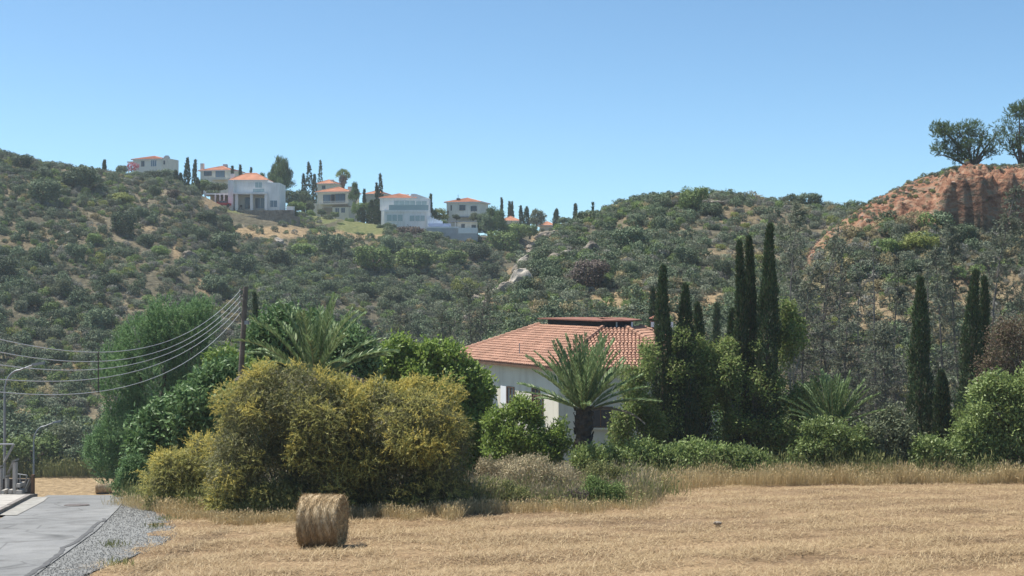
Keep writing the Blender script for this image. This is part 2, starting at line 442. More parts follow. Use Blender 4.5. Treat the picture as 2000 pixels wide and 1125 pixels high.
# loose gravel stones
def stones(n, xa, ya, size, mat, name, label, rng=np.random.default_rng(11)):
    ico = np.array([[1,0,0],[-1,0,0],[0,1,0],[0,-1,0],[0,0,1],[0,0,-1]], float)
    fc = np.array([[0,2,4],[2,1,4],[1,3,4],[3,0,4],[2,0,5],[1,2,5],[3,1,5],[0,3,5]])
    s = size * rng.uniform(0.4, 1.3, (n, 1, 1)) * rng.uniform(0.6, 1.2, (n, 1, 3)) * rng.uniform(0.75, 1.2, (n, 6, 1))
    P = ico[None] * s
    a = rng.uniform(0, 6.28, n); ca, sa = np.cos(a)[:, None], np.sin(a)[:, None]
    P = np.stack([P[..., 0] * ca - P[..., 1] * sa, P[..., 0] * sa + P[..., 1] * ca, P[..., 2] * 0.7], -1)
    zz = height(xa, ya) + 0.055
    P += np.stack([xa, ya, zz], -1)[:, None, :]
    f = (fc[None] + (np.arange(n) * 6)[:, None, None]).reshape(-1, 3)
    return tag(MB().add(P.reshape(-1, 3), f).build(name, mat), label, 'gravel', kind='stuff')
M_STONE = leaf('gravel_stones', [(0.13, 0.13, 0.125), (0.19, 0.19, 0.182), (0.155, 0.155, 0.148), (0.235, 0.23, 0.22)], 0, 0.9, 0.2, 0)
gy = RNG.uniform(25, 51, 9500); gl = np.interp(gy, *ROAD_R) - 0.1; gr = np.interp(gy, *GR_R) + 0.15
gx = gl + (gr - gl) * RNG.random(9500) ** 0.9
stones(9500, gx, gy, 0.017, M_STONE, 'gravel', 'loose grey gravel strewn along the shoulder of the lane')

# manhole cover
mx_, my_ = X(150, 46.2), 46.2
mh = MB(); an = np.linspace(0, 2 * np.pi, 20, endpoint=False)
slope = Matrix.Translation((mx_, my_, H(mx_, my_) + 0.075))
ring = np.stack([np.cos(an) * 0.42, np.sin(an) * 0.42, np.sin(an) * 0.42 * -0.085], -1)
top = np.concatenate([ring, ring * [0.9, 0.9, 0.9] + [0, 0, 0.02]]) + np.array(slope.translation)
mh.add(top, [[k, (k + 1) % 20, 20 + (k + 1) % 20, 20 + k] for k in range(20)]); mh.add(top[20:], [list(range(20))])
mho = mh.build('manhole_cover', plain('cast_iron', (0.13, 0.11, 0.10), 0.6, 0.3, 20, 0.4))
tag(mho, 'round dark iron manhole cover set in the asphalt lane', 'manhole')

def kx(y): return np.interp(y, *ROAD_L)
pav = tag(strip('pavement', ([20, 54], [kx(20) - 2.6, kx(54) - 2.6]), ([20, 54], [kx(20) - 0.42, kx(54) - 0.42]), np.arange(30, 52.6, 0.5), M_CONCRETE, 0.10, 5, 'pale concrete pavement raised beside the lane'), kind='structure')
def slab_box(name, c00, c10, c11, c01, zlo, zhi, mat, parent):
    c = np.array([c00, c10, c11, c01], float)
    zt = height(c[:, 0], c[:, 1])
    b = np.column_stack([c, zt + zlo]); t = np.column_stack([c, zt + zhi])
    return MB().add(np.concatenate([b, t]), [[0,3,2,1],[4,5,6,7],[0,1,5,4],[1,2,6,5],[2,3,7,6],[3,0,4,7]]).build(name, mat, parent)
for y0 in np.arange(33.0, 52.0, 1.0):
    y1 = y0 + 0.97; a, b = kx(y0), kx(y1)
    slab_box('kerb_stone', (a - 0.40, y0), (a - 0.24, y0), (b - 0.24, y1), (b - 0.40, y1), -0.1, 0.185 + random.uniform(-.008, .008), M_KERB, pav)
    for k in range(2):
        o0 = 0.43 + k * 1.0; o1 = o0 + 0.985
        slab_box('paving_slab', (a - o1, y0), (a - o0, y0), (b - o0, y1), (b - o1, y1), 0.0, 0.165 + random.uniform(-.008, .008), M_CONCRETE, pav)
strip('gutter', ([20, 54], [kx(20) - 0.25, kx(54) - 0.25]), ([20, 40, 48, 54], [kx(20) + .15, kx(40) + .3, kx(48) + 0.45, kx(54) + .3]), np.arange(42, 51.5, .5), M_GUTTER, 0.075, 4, 'pale concrete gutter along the kerb')

# ------------------------------------------------------------------ straw strewn over the field
def unit(v): return v / (np.linalg.norm(v, axis=-1, keepdims=True) + 1e-9)
def leaves(P, D, L, W, rng, tri=False, Nm=None):
    """leaf blades; Nm, where given, is the way their faces look"""
    n = len(P); D = unit(D)
    S = unit(np.cross(D, rng.normal(size=(n, 3)) if Nm is None else Nm)) * (np.asarray(W) * 0.5).reshape(-1, 1)
    L = np.broadcast_to(np.asarray(L, float), (n,))[:, None]
    if tri:
        V = np.stack([P - S, P + S, P + D * L], 1); f = np.arange(3 * n).reshape(n, 3)
    else:
        V = np.stack([P, P + D * L * 0.45 + S, P + D * L, P + D * L * 0.45 - S], 1); f = np.arange(4 * n).reshape(n, 4)
    return V.reshape(-1, 3), f
def straw_patch(n, rng):
    # denser close by, where the stalks can be made out
    y = 24 + 37 * rng.random(n) ** 1.35
    x = (rng.uniform(-120, 2120, n) - 1000) / F * y
    lim = np.interp(y, *GR_R) + 0.1 + rng.normal(0, 0.35, n)
    r_ = -x * math.sin(math.radians(35)) + y * math.cos(math.radians(35)); t_ = x * math.cos(math.radians(35)) + y * math.sin(math.radians(35))
    row = 0.5 + 0.5 * np.sin(r_ / 3.1 * 2 * np.pi + fbm(x / 6, y / 6, 3, 50) * 2.5)
    pat = np.clip(.34 + .34 * row + 1.9 * fbm(x / 1.3, y / 1.3, 4, 91) + 1.5 * fbm(t_ / 7, r_ / .8, 3, 95), .05, 1)
    k = (x > lim) & (rng.random(n) < pat); x, y = x[k], y[k]
    n = len(x)
    a = rng.uniform(0, 6.28, n)
    el = np.abs(rng.normal(0.10, 0.28, n))
    D = np.stack([np.cos(a) * np.cos(el), np.sin(a) * np.cos(el), np.sin(el)], -1)
    P = np.stack([x, y, near_h(x, y) + rng.uniform(0.0, 0.05, n)], -1)
    L = rng.uniform(0.10, 0.30, n); W = rng.uniform(0.008, 0.018, n)
    S = np.stack([-np.sin(a), np.cos(a), np.zeros(n)], -1) * (W * 0.5)[:, None]
    V = np.stack([P - S, P + S, P + D * L[:, None]], 1)
    return V.reshape(-1, 3), np.arange(3 * n).reshape(n, 3)
mb = MB(); mb.add(*straw_patch(560000, np.random.default_rng(21)))
tag(mb.build('cut_straw', M_STRAW), 'loose cut straw lying over the mown field', 'straw', kind='stuff')

# ------------------------------------------------------------------ foliage generators
def crown_points(lumps, n, rng, shell=0.55, zmin=None, flat=0.0):
    lumps = np.asarray(lumps, float)
    w = lumps[:, 3] * lumps[:, 5] + lumps[:, 3] * lumps[:, 4]; w = w / w.sum()
    k = rng.choice(len(lumps), n, p=w)
    d = unit(rng.normal(size=(n, 3)))
    r = shell + (1 - shell) * rng.random(n) ** 0.6
    r = r * (0.9 + 0.22 * rng.random(n))
    P = lumps[k, :3] + d * lumps[k, 3:] * r[:, None]
    Nn = unit(d / lumps[k, 3:])
    # drop points that lie deep inside another lump
    keep = np.ones(n, bool)
    for j in range(len(lumps)):
        q = np.linalg.norm((P - lumps[j, :3]) / lumps[j, 3:], axis=1)
        keep &= ~((q < shell * 0.9) & (k != j))
    if zmin is not None: keep &= P[:, 2] > zmin
    return P[keep], Nn[keep]
def clump_leaves(mb, P, Nn, per, spread, L, W, rng, out=0.7, up=0.15, rand=0.8, mi=0, tri=False, lvar=0.35, face=0.8, upn=.3, nr=.4):
    n = len(P)
    Q = np.repeat(P, per, 0) + rng.normal(size=(n * per, 3)) * spread
    D = np.repeat(Nn, per, 0) * out + rng.normal(size=(n * per, 3)) * rand + np.array([0, 0, up])
    LL = L * rng.uniform(1 - lvar, 1 + lvar, n * per)
    WW = W * rng.uniform(0.7, 1.3, n * per)
    Nm = np.repeat(Nn, per, 0) * face + np.array([0, 0, upn]) + rng.normal(size=(n * per, 3)) * nr
    mb.add(*leaves(Q, D, LL, WW, rng, tri, Nm), mi)
def shoots(mb, P, Nn, per, length, L, W, rng, droop=0.3, mi=0, out=0.9, rand=0.5, tri=True, ang=0.7):
    """small twigs set with narrow leaves along them"""
    n = len(P)
    D = unit(Nn * out + rng.normal(size=(n, 3)) * rand)
    t = np.tile(np.linspace(0.05, 1, per), n)
    ln = np.repeat(length * rng.uniform(0.6, 1.3, n), per)
    B = np.repeat(P, per, 0); DD = np.repeat(D, per, 0)
    Q = B + DD * (ln * t)[:, None] + np.array([0, 0, -1.0]) * (ln * t * t * droop)[:, None]
    ld = unit(DD + rng.normal(size=(n * per, 3)) * ang + np.array([0, 0, -droop * 0.6]))
    Nm = np.repeat(Nn, per, 0) * .5 + np.array([0, 0, .5]) + rng.normal(size=(n * per, 3)) * .55
    mb.add(*leaves(Q, ld, L * rng.uniform(0.6, 1.3, n * per), W * rng.uniform(0.7, 1.3, n * per), rng, tri, Nm), mi)
def limbs(mb, base, lumps, r0, rng, n_twigs=0, mi=0, fork=0.35):
    base = np.asarray(base, float)
    for l in lumps:
        c = np.array(l[:3]); m = base * (1 - fork) + c * fork; m[2] = base[2] + (c[2] - base[2]) * (fork + 0.15)
        m[:2] += rng.normal(0, 0.08, 2) * np.linalg.norm(c - base)*0.5
        k = np.array([base + rng.normal(0, r0 * .5, 3) * [1, 1, 0], m, c + np.array(l[3:]) * rng.normal(0, 0.15, 3)])
        t = np.linspace(0, 1, 7)[:, None]
        pts = (1 - t) ** 2 * k[0] + 2 * t * (1 - t) * k[1] + t * t * k[2]
        mb.tube(pts, np.linspace(r0, r0 * 0.25, 7), 5, mi, False)
        for _ in range(n_twigs):
            d = unit(rng.normal(size=3)) * np.array(l[3:]) * 0.9
            s = pts[rng.integers(2, 7)]
            e = c + d
            mm = (s + e) / 2 + rng.normal(0, 0.1, 3) * np.linalg.norm(e - s)
            tt = np.linspace(0, 1, 5)[:, None]
            mb.tube((1 - tt) ** 2 * s + 2 * tt * (1 - tt) * mm + tt * tt * e, np.linspace(r0 * 0.28, r0 * 0.06, 5), 3, mi, False)
def plump(d, lst, depth=None, dj=0.0):
    """lumps given as (u, v, half width, half height) at distance d, in metres"""
    k = d / F; o = []
    for i, e in enumerate(lst):
        dd = d + (e[4] if len(e) > 4 else 0)
        rx = e[2] * dd / F; rz = e[3] * dd / F
        o.append((X(e[0], dd), dd, Z(e[1], dd), rx, depth if depth else 0.85 * (rx + rz) / 2, rz))
    return np.array(o)

M_BARK = plain('brown_bark', (0.13, 0.10, 0.075), 0.95, 0.35, 9, 0.8)
M_GREYBARK = plain('grey_bark', (0.23, 0.21, 0.19), 0.95, 0.3, 9, 0.6)
M_TWIG = plain('grey_twigs', (0.27, 0.25, 0.23), 0.95, 0.25, 3)
LM = {
    'wattle': leaf('wattle_leaves', [(0.265, 0.270, 0.086), (0.368, 0.356, 0.115), (0.460, 0.425, 0.144), (0.299, 0.299, 0.098)], 0.42, objvar=.05),
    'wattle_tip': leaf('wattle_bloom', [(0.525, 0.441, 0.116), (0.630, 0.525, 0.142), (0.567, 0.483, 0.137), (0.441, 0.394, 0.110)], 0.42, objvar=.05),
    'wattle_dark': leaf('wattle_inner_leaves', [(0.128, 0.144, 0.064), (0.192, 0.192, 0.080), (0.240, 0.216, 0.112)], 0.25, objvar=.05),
    'fresh': leaf('fresh_green_leaves', [(0.130, 0.202, 0.039), (0.202, 0.293, 0.058), (0.273, 0.358, 0.085), (0.163, 0.234, 0.058)], 0.4, 0.45, 0.35, .1),
    'gloss': leaf('glossy_dark_leaves', [(0.063, 0.126, 0.041), (0.104, 0.183, 0.063), (0.150, 0.246, 0.087), (0.183, 0.261, 0.111)], 0.25, 0.5, 0.3, .1),
    'conifer': leaf('soft_conifer_needles', [(0.101, 0.176, 0.068), (0.155, 0.257, 0.101), (0.209, 0.317, 0.135)], 0.3, 0.6, 0.2, .1),
    'cypress': leaf('cypress_scales', [(0.033, 0.062, 0.027), (0.060, 0.099, 0.039), (0.092, 0.138, 0.060), (0.075, 0.105, 0.051), (0.150, 0.128, 0.075)], 0.12, 0.7, 0.2, .15),
    'pine': leaf('pine_needles', [(0.058, 0.108, 0.043), (0.108, 0.166, 0.062), (0.166, 0.225, 0.098)], 0.25, 0.6, 0.25, .15),
    'greypine': leaf('thin_grey_needles', [(0.125, 0.144, 0.100), (0.181, 0.200, 0.138), (0.231, 0.244, 0.175)], 0.2, 0.8, 0.1, .2),
    'vine': leaf('vine_leaves', [(0.127, 0.187, 0.053), (0.194, 0.268, 0.075), (0.297, 0.357, 0.112), (0.238, 0.238, 0.119)], 0.4, 0.6, 0.2, .1),
    'bramble': leaf('bramble_leaves', [(0.124, 0.182, 0.052), (0.195, 0.260, 0.078), (0.273, 0.325, 0.124)], 0.35, 0.5, 0.35, .15),
    'greyleaf': leaf('grey_green_leaves', [(0.105, 0.132, 0.070), (0.167, 0.193, 0.105), (0.228, 0.245, 0.157)], 0.25, 0.6, 0.25, .15),
    'ruddy': leaf('reddish_twig_leaves', [(0.15, 0.10, 0.075), (0.20, 0.145, 0.10), (0.12, 0.12, 0.05)], 0.25, 0.7, 0.2, .1),
    'dryweed': leaf('dry_weed_stems', [(0.336, 0.276, 0.168), (0.432, 0.360, 0.240), (0.264, 0.252, 0.144), (0.480, 0.396, 0.264)], 0.25, 0.8, 0.1, .2),
    'greenweed': leaf('green_weed_leaves', [(0.138, 0.165, 0.062), (0.207, 0.227, 0.089), (0.303, 0.289, 0.123)], 0.3, 0.7, 0.15, .2),
    'dryg': leaf('dry_grass_blades', [(0.462, 0.341, 0.176), (0.605, 0.473, 0.264), (0.396, 0.330, 0.165), (0.682, 0.550, 0.341)], 0.3, 0.7, 0.15, 0),
    'palm': leaf('palm_leaflets', [(0.127, 0.194, 0.076), (0.194, 0.270, 0.119), (0.288, 0.355, 0.169)], 0.25, 0.5, 0.25, .15),
    'palmdead': leaf('dead_palm_leaflets', [(0.20, 0.17, 0.13), (0.30, 0.27, 0.22), (0.24, 0.21, 0.16)], 0.2, 0.7, 0.2, .15),
    'scrub': leaf('garrigue_leaves', [(0.177, 0.200, 0.134), (0.225, 0.247, 0.169), (0.197, 0.214, 0.153)], 0.1, 0.85, 0.1, .35),
    'scrubgrey': leaf('grey_garrigue_leaves', [(0.210, 0.210, 0.176), (0.269, 0.262, 0.222), (0.237, 0.230, 0.196)], 0.1, 0.85, 0.1, .3),
    'scrubdry': leaf('straw_garrigue_leaves', [(0.317, 0.264, 0.152), (0.409, 0.343, 0.198), (0.277, 0.251, 0.132)], 0.15, 0.85, 0.1, .25),
    'dark': leaf('dark_evergreen_leaves', [(0.096, 0.127, 0.074), (0.127, 0.166, 0.093), (0.155, 0.201, 0.116)], 0.12, 0.65, 0.15, .3),
    'mid': leaf('hill_green_leaves', [(0.136, 0.201, 0.064), (0.185, 0.249, 0.084), (0.233, 0.304, 0.112)], 0.18, 0.65, 0.15, .25),
    'lime': leaf('yellow_green_leaves', [(0.158, 0.198, 0.053), (0.238, 0.264, 0.073), (0.311, 0.330, 0.106)], 0.3, 0.6, 0.2, .15),
    'purple': leaf('purplish_bare_twigs', [(0.12, 0.095, 0.085), (0.17, 0.135, 0.12), (0.10, 0.095, 0.06)], 0.15, 0.8, 0.1, .1),
    'pink': leaf('bougainvillea_bracts', [(0.42, 0.06, 0.14), (0.5, 0.10, 0.12), (0.3, 0.05, 0.1)], 0.3, 0.6, 0.2, .1),
}

# ---- shared hill-shrub and hill-tree meshes, unit radius
def shrub_mesh(seed, mat, n=230, per=6, flat=0.75, L=0.13, W=0.075, nl=6):
    r = np.random.default_rng(seed); mb = MB()
    lumps = [(0, 0, 0.28 * flat, 0.62, 0.62, 0.62 * flat)]
    for k in range(nl):
        a = r.uniform(0, 6.28); q = r.uniform(0.3, 0.6)
        lumps.append((q * math.cos(a), q * math.sin(a), r.uniform(0.15, 0.6) * flat, *(r.uniform(0.28, 0.48, 3) * [1, 1, flat])))
    P, Nn = crown_points(lumps, n, r, 0.72, zmin=-0.15)
    clump_leaves(mb, P, Nn, per, 0.05, L, W * 1.25, r, 0.15, 0.1, 1.0, tri=False, face=1.3, upn=0.05, nr=.3)
    return mb.mesh('hill_shrub', LM[mat])
def tree_crown_mesh(seed, mat, n=900, per=7, L=0.095, W=0.052, tall=1.0, nl=16):
    r = np.random.default_rng(seed); mb = MB()
    lumps = [(0, 0, 0.75 * tall, 0.6, 0.6, 0.6 * tall)]
    for k in range(nl):
        a = r.uniform(0, 6.28); q = r.uniform(0.25, 0.62)
        lumps.append((q * math.cos(a), q * math.sin(a), r.uniform(0.35, 1.2) * tall, *(r.uniform(0.2, 0.42, 3) * [1, 1, tall * .9])))
    P, Nn = crown_points(lumps, n, r, 0.72, zmin=0.05)
    clump_leaves(mb, P, Nn, per, 0.05, L, W * 1.25, r, 0.2, 0.1, 1.0, face=1.3, upn=0.05, nr=.3)
    return mb.mesh('crown', LM[mat])
def pine_crown_mesh(seed, mat, n=1300, per=6, tall=1.6):
    r = np.random.default_rng(seed); mb = MB(); lumps = []
    for k in range(34):
        f = r.random() ** .8; a = r.uniform(0, 6.28); q = (1.05 - f) * r.uniform(.15, .95)
        lumps.append((q * math.cos(a), q * math.sin(a), (.35 + f * 1.05) * tall * .8, *(r.uniform(.13, .26) * np.array([1, 1, .8]))))
    lumps.append((0, 0, 1.15 * tall * .8, .12, .12, .3))
    P, Nn = crown_points(lumps, n, r, 0.5)
    clump_leaves(mb, P, Nn, per, .05, .15, .03, r, .5, .5, .6)
    return mb.mesh('crown', LM[mat])
def small_trunk_mesh(seed):
    r = np.random.default_rng(seed); mb = MB()
    mb.tube([(0, 0, -0.25), (0.03, 0.02, 0.25), (r.uniform(-.1, .1), r.uniform(-.1, .1), 0.8)], [0.10, 0.07, 0.035], 6)
    for k in range(4):
        a = r.uniform(0, 6.28); mb.tube([(0.02, 0, 0.25), (0.25 * math.cos(a), 0.25 * math.sin(a), 0.6), (0.5 * math.cos(a), 0.5 * math.sin(a), 0.85)], [0.05, 0.035, 0.015], 4)
    return mb.mesh('trunk', M_BARK)
SHRUBS = {k: [shrub_mesh(100 + 7 * i + j, k, flat=f) for j, f in enumerate((0.85, 1.05, 1.25))] for i, k in enumerate(('scrub', 'scrubgrey', 'scrubdry', 'dark', 'mid', 'lime', 'purple'))}
BIGCROWN = {k: [tree_crown_mesh(300 + 11 * i + j, k, tall=t) for j, t in enumerate((0.75, 0.95))] for i, k in enumerate(('dark', 'mid', 'lime', 'purple', 'greyleaf', 'gloss', 'pine'))}
BIGCROWN['pine'] = [pine_crown_mesh(371, 'pine'), pine_crown_mesh(372, 'pine')]
BIGCROWN['greypine'] = [pine_crown_mesh(373, 'greypine', 700), pine_crown_mesh(374, 'greypine', 700)]
TRUNKS = [small_trunk_mesh(5), small_trunk_mesh(6)]

# ---- scatter over the hills: the largest become objects of their own, the rest one mass
def scatter_candidates():
    r = np.random.default_rng(77)
    out = []
    def sample(n, d0, d1, u0, u1):
        y = np.sqrt(r.uniform(d0 * d0, d1 * d1, n)); u = r.uniform(u0, u1, n)
        return (u - 1000) / F * y, y, u
    for (n, d0, d1, u0, u1) in ((40000, 150, 345, -420, 1350), (21000, 118, 275, 800, 2300), (7500, 100, 170, 1400, 2350), (1500, 340, 420, -400, 1350)):
        x, y, u = sample(n, d0, d1, u0, u1)
        out.append(np.stack([x, y, u], -1))
    return np.concatenate(out)
C = scatter_candidates()
h, b2, hl, hm, hr, tr, uu = height(C[:, 0], C[:, 1], True)
vv = 562.5 - F * h / C[:, 1]
r = np.random.default_rng(78)
dens = 0.47 + 1.1 * fbm(C[:, 0] / 9.0, C[:, 1] / 9.0, 4, 80)
isred = (hr > hm - 0.5) & (hr > b2 + 0.3) & (uu > 1500)
edge = np.interp(uu, [1500, 1580, 1660, 1760, 1850, 2000, 2900], [540, 505, 455, 432, 428, 440, 460])
dens = np.where(isred & (vv < edge), 0.26, dens)
dens = np.where(isred & (uu > 1840) & (vv < edge - 8) & (vv > 338), 0.03, dens)
dens = np.where(isred & (vv < edge) & (tr > .88), 0.9, dens)
for (pu, pv, ru, rv, k) in DRY:
    dd = ((uu - pu) / ru) ** 2 + ((vv - pv) / rv) ** 2
    dens = np.where(dd < 0.9, dens * (1 - 0.86 * k), dens)
RIM = np.array([(1092, 442), (1062, 462), (1042, 482), (1022, 507), (1006, 530), (990, 550), (958, 580), (930, 598), (900, 632)], float)
rimd = np.full(len(C), 1e9)
for a_, b_ in zip(RIM[:-1], RIM[1:]):
    ab = b_ - a_; q_ = np.clip(((uu - a_[0]) * ab[0] + (vv - a_[1]) * ab[1]) / (ab @ ab), 0, 1)
    rimd = np.minimum(rimd, np.hypot(uu - a_[0] - q_ * ab[0], vv - a_[1] - q_ * ab[1]))
dens = np.where((hm > hl - 1) & (rimd < 16) & (C[:, 1] < 240), dens * .25, dens)
PADS = [(500, 400, 60, 14), (500, 425, 90, 18), (650, 418, 50, 12), (790, 432, 70, 14), (880, 448, 62, 12), (905, 420, 45, 12), (425, 390, 35, 18), (700, 440, 80, 14)]
for (pu, pv, ru, rv) in PADS:
    dd = ((uu - pu) / ru) ** 2 + ((vv - pv) / rv) ** 2
    dens = np.where((dd < 1) & (C[:, 1] > 270), 0, dens)
dens = np.where((h < b2 + 0.35) & (C[:, 1] > 120) & (C[:, 1] < 152) & (uu < 420), 0, dens)
keep = r.random(len(C)) < dens
C = C[keep]; h = h[keep]; uu = uu[keep]; vv = vv[keep]; isred = isred[keep]; hl_ = hl[keep]; hm_ = hm[keep]
n = len(C)
low = sstep(380, 760, vv)                              # bigger, darker growth low in the ravine
size = (0.46 + 0.9 * r.random(n) ** 2.2 + 0.6 * low * r.random(n))
size *= np.where(C[:, 1] < 140, 0.8, 1.0)
kinds = np.array(['scrub', 'scrubgrey', 'scrubdry', 'dark', 'mid', 'lime'])
p = np.stack([0.36 + 0 * low, 0.26 - 0.16 * low, 0.07 - 0.04 * low, 0.16 + 0.16 * low, 0.11 + 0.06 * low, 0.03 + 0.02 * low], -1); rs = (isred & (vv > 470)).astype(float)
p[:, 1] += .35 * rs; p[:, 2] += .22 * rs; p[:, 3] *= 1 - .6 * rs
ms = (hm_ > hl_) & (uu > 860); p[:, 0] += .1 * ms; p[:, 2] += .06 * ms
thick = np.clip(fbm(C[:, 0] / 16, C[:, 1] / 16, 3, 88) * 2.4, 0, .7); p[:, 3] += thick; p[:, 4] += thick * .6
p /= p.sum(1, keepdims=True)
kk = (r.random(n)[:, None] > np.cumsum(p, 1)).sum(1)
size *= np.where(isred & (vv < edge[keep]), 0.34, 1.0)
size *= np.where(kk == 3, 1.35, np.where(kk == 1, 0.85, 1.0))
rot = r.uniform(0, 6.28, n); var = r.integers(0, 3, n)
app = size / C[:, 1]
inview = (uu > 0) & (uu < 2000) & (vv > 300) & (vv < 830)
order = np.argsort(-np.where(inview, app, 0))
single = np.zeros(n, bool)
picked = 0
GROUPS = [
    (lambda i: isred[i], 'bushes on the red earth bank', 'rounded scrub bush on the slope below the red earth bank'),
    (lambda i: hm_[i] > hl_[i] and uu[i] > 850, 'bushes on the middle spur', 'rounded scrub bush on the rocky middle spur'),
    (lambda i: True, 'bushes on the left hillside', 'rounded scrub bush on the long left hillside below the villas'),
]
KW = {'scrub': 'olive green', 'scrubgrey': 'grey', 'scrubdry': 'straw coloured', 'dark': 'dark green', 'mid': 'mid green', 'lime': 'yellow green'}
LANDMARKS = [(158, 345, 'the big dark dome bush'), (240, 440, 'the dark clump high on the left hillside'), (371, 495, 'the grey boulder on the left hillside'), (8, 540, 'the dark bush at the left frame edge'), (480, 565, 'the top of the utility pole'), (310, 640, 'the soft conifer'),
    (730, 510, 'the broad green tree below the lawn'), (900, 565, 'the yellow green ravine tree'), (1018, 530, 'the largest boulder'), (1146, 535, 'the purplish bush'), (1228, 470, 'the broad dark clump on the spur'), (1352, 395, 'the tall crest tree'), (1464, 470, 'the paired tall cypress'), (1278, 625, 'the house chimney'), (1100, 640, 'the roof ridge'),
    (1497, 440, 'the tallest cypress'), (1796, 545, 'the lone tall cypress'), (1794, 475, 'the yellow green bush under the cliff'), (1900, 540, 'the double cypress'), (1640, 480, 'the dead thicket'), (1900, 325, 'the cliff top pine'), (100, 690, 'the overhead wires'), (570, 430, 'the stone terrace'), (850, 455, 'the grey pool wall'), (1628, 745, 'the trunkless palm'), (1955, 400, 'the tall grey pine')]
ORD = ['', 'second ', 'third ', 'fourth ', 'fifth ', 'sixth ', 'seventh ', 'eighth ', 'ninth ', 'tenth ', 'eleventh ', 'twelfth ', 'thirteenth ', 'fourteenth ', 'fifteenth ', 'sixteenth ', 'seventeenth ', 'eighteenth ', 'nineteenth ', 'twentieth ', 'last but one ', 'last ']
buckets = {}
for i in order[:120]:
    k = kinds[kk[i]]
    q = min(LANDMARKS, key=lambda l: math.hypot(l[0] - uu[i], (l[1] - vv[i]) * 1.3))
    du, dv = uu[i] - q[0], vv[i] - q[1]
    dr = ('to the right of' if du > 0 else 'to the left of') if abs(du) > abs(dv) else ('below' if dv > 0 else 'above')
    buckets.setdefault((k, dr, q[2]), []).append((math.hypot(du, dv), i))
for (k, dr, nm), lst in buckets.items():
    for rank, (_, i) in enumerate(sorted(lst)[:20]):
        g = next(g for cond, g, _l in GROUPS if cond(i))
        o = put('hill_shrub', SHRUBS[k][var[i]], loc=(C[i, 0], C[i, 1], h[i] - 0.05))
        o.rotation_euler = (0, 0, rot[i]); o.scale = (size[i], size[i], size[i] * (0.9 + 0.2 * (i % 7) / 7))
        tag(o, '%s scrub bush, %sclosest %s %s' % (KW[k], ORD[min(rank, 21)], dr, nm), 'shrub', KW[k] + ' ' + g)
        single[i] = True
# the mass
src = bpy.data.collections.new('shrub_sources')
src_names = []
for a, k in enumerate(kinds):
    for b in range(3):
        so = bpy.data.objects.new('scrub_source_%02d' % (a * 3 + b), SHRUBS[k][b]); src.objects.link(so)
M_ = ~single
me = bpy.data.meshes.new('scrub')
pts = np.stack([C[M_, 0], C[M_, 1], h[M_] - 0.06], -1)
me.vertices.add(len(pts)); me.vertices.foreach_set('co', pts.astype(np.float32).ravel())
for nm, ty, arr in (('idx', 'INT', kk[M_] * 3 + var[M_]), ('rotz', 'FLOAT', rot[M_]), ('siz', 'FLOAT', size[M_])):
    at = me.attributes.new(nm, ty, 'POINT'); at.data.foreach_set('value', arr.astype(np.int32 if ty == 'INT' else np.float32))
def instancer(name, me, coll):
    o = put(name, me)
    ng = bpy.data.node_groups.new(name, 'GeometryNodeTree')
    ng.interface.new_socket('Geometry', in_out='INPUT', socket_type='NodeSocketGeometry')
    ng.interface.new_socket('Geometry', in_out='OUTPUT', socket_type='NodeSocketGeometry')
    gi = ng.nodes.new('NodeGroupInput'); go = ng.nodes.new('NodeGroupOutput')
    ip = ng.nodes.new('GeometryNodeInstanceOnPoints'); ci = ng.nodes.new('GeometryNodeCollectionInfo')
    ci.inputs[0].default_value = coll; ci.inputs[1].default_value = True; ci.inputs[2].default_value = True
    ip.inputs['Pick Instance'].default_value = True
    def attr(nm, ty):
        a = ng.nodes.new('GeometryNodeInputNamedAttribute'); a.data_type = ty; a.inputs[0].default_value = nm; return a.outputs[0]
    cx = ng.nodes.new('ShaderNodeCombineXYZ')
    L = ng.links.new
    L(attr('rotz', 'FLOAT'), cx.inputs[2]); L(cx.outputs[0], ip.inputs['Rotation'])
    L(attr('siz', 'FLOAT'), ip.inputs['Scale']); L(attr('idx', 'INT'), ip.inputs['Instance Index'])
    L(gi.outputs[0], ip.inputs['Points']); L(ci.outputs[0], ip.inputs['Instance']); L(ip.outputs[0], go.inputs[0])
    md = o.modifiers.new('scatter', 'NODES'); md.node_group = ng
    return o
tag(instancer('scrub', me, src), 'low mixed scrub covering the hills', 'scrub', kind='stuff')

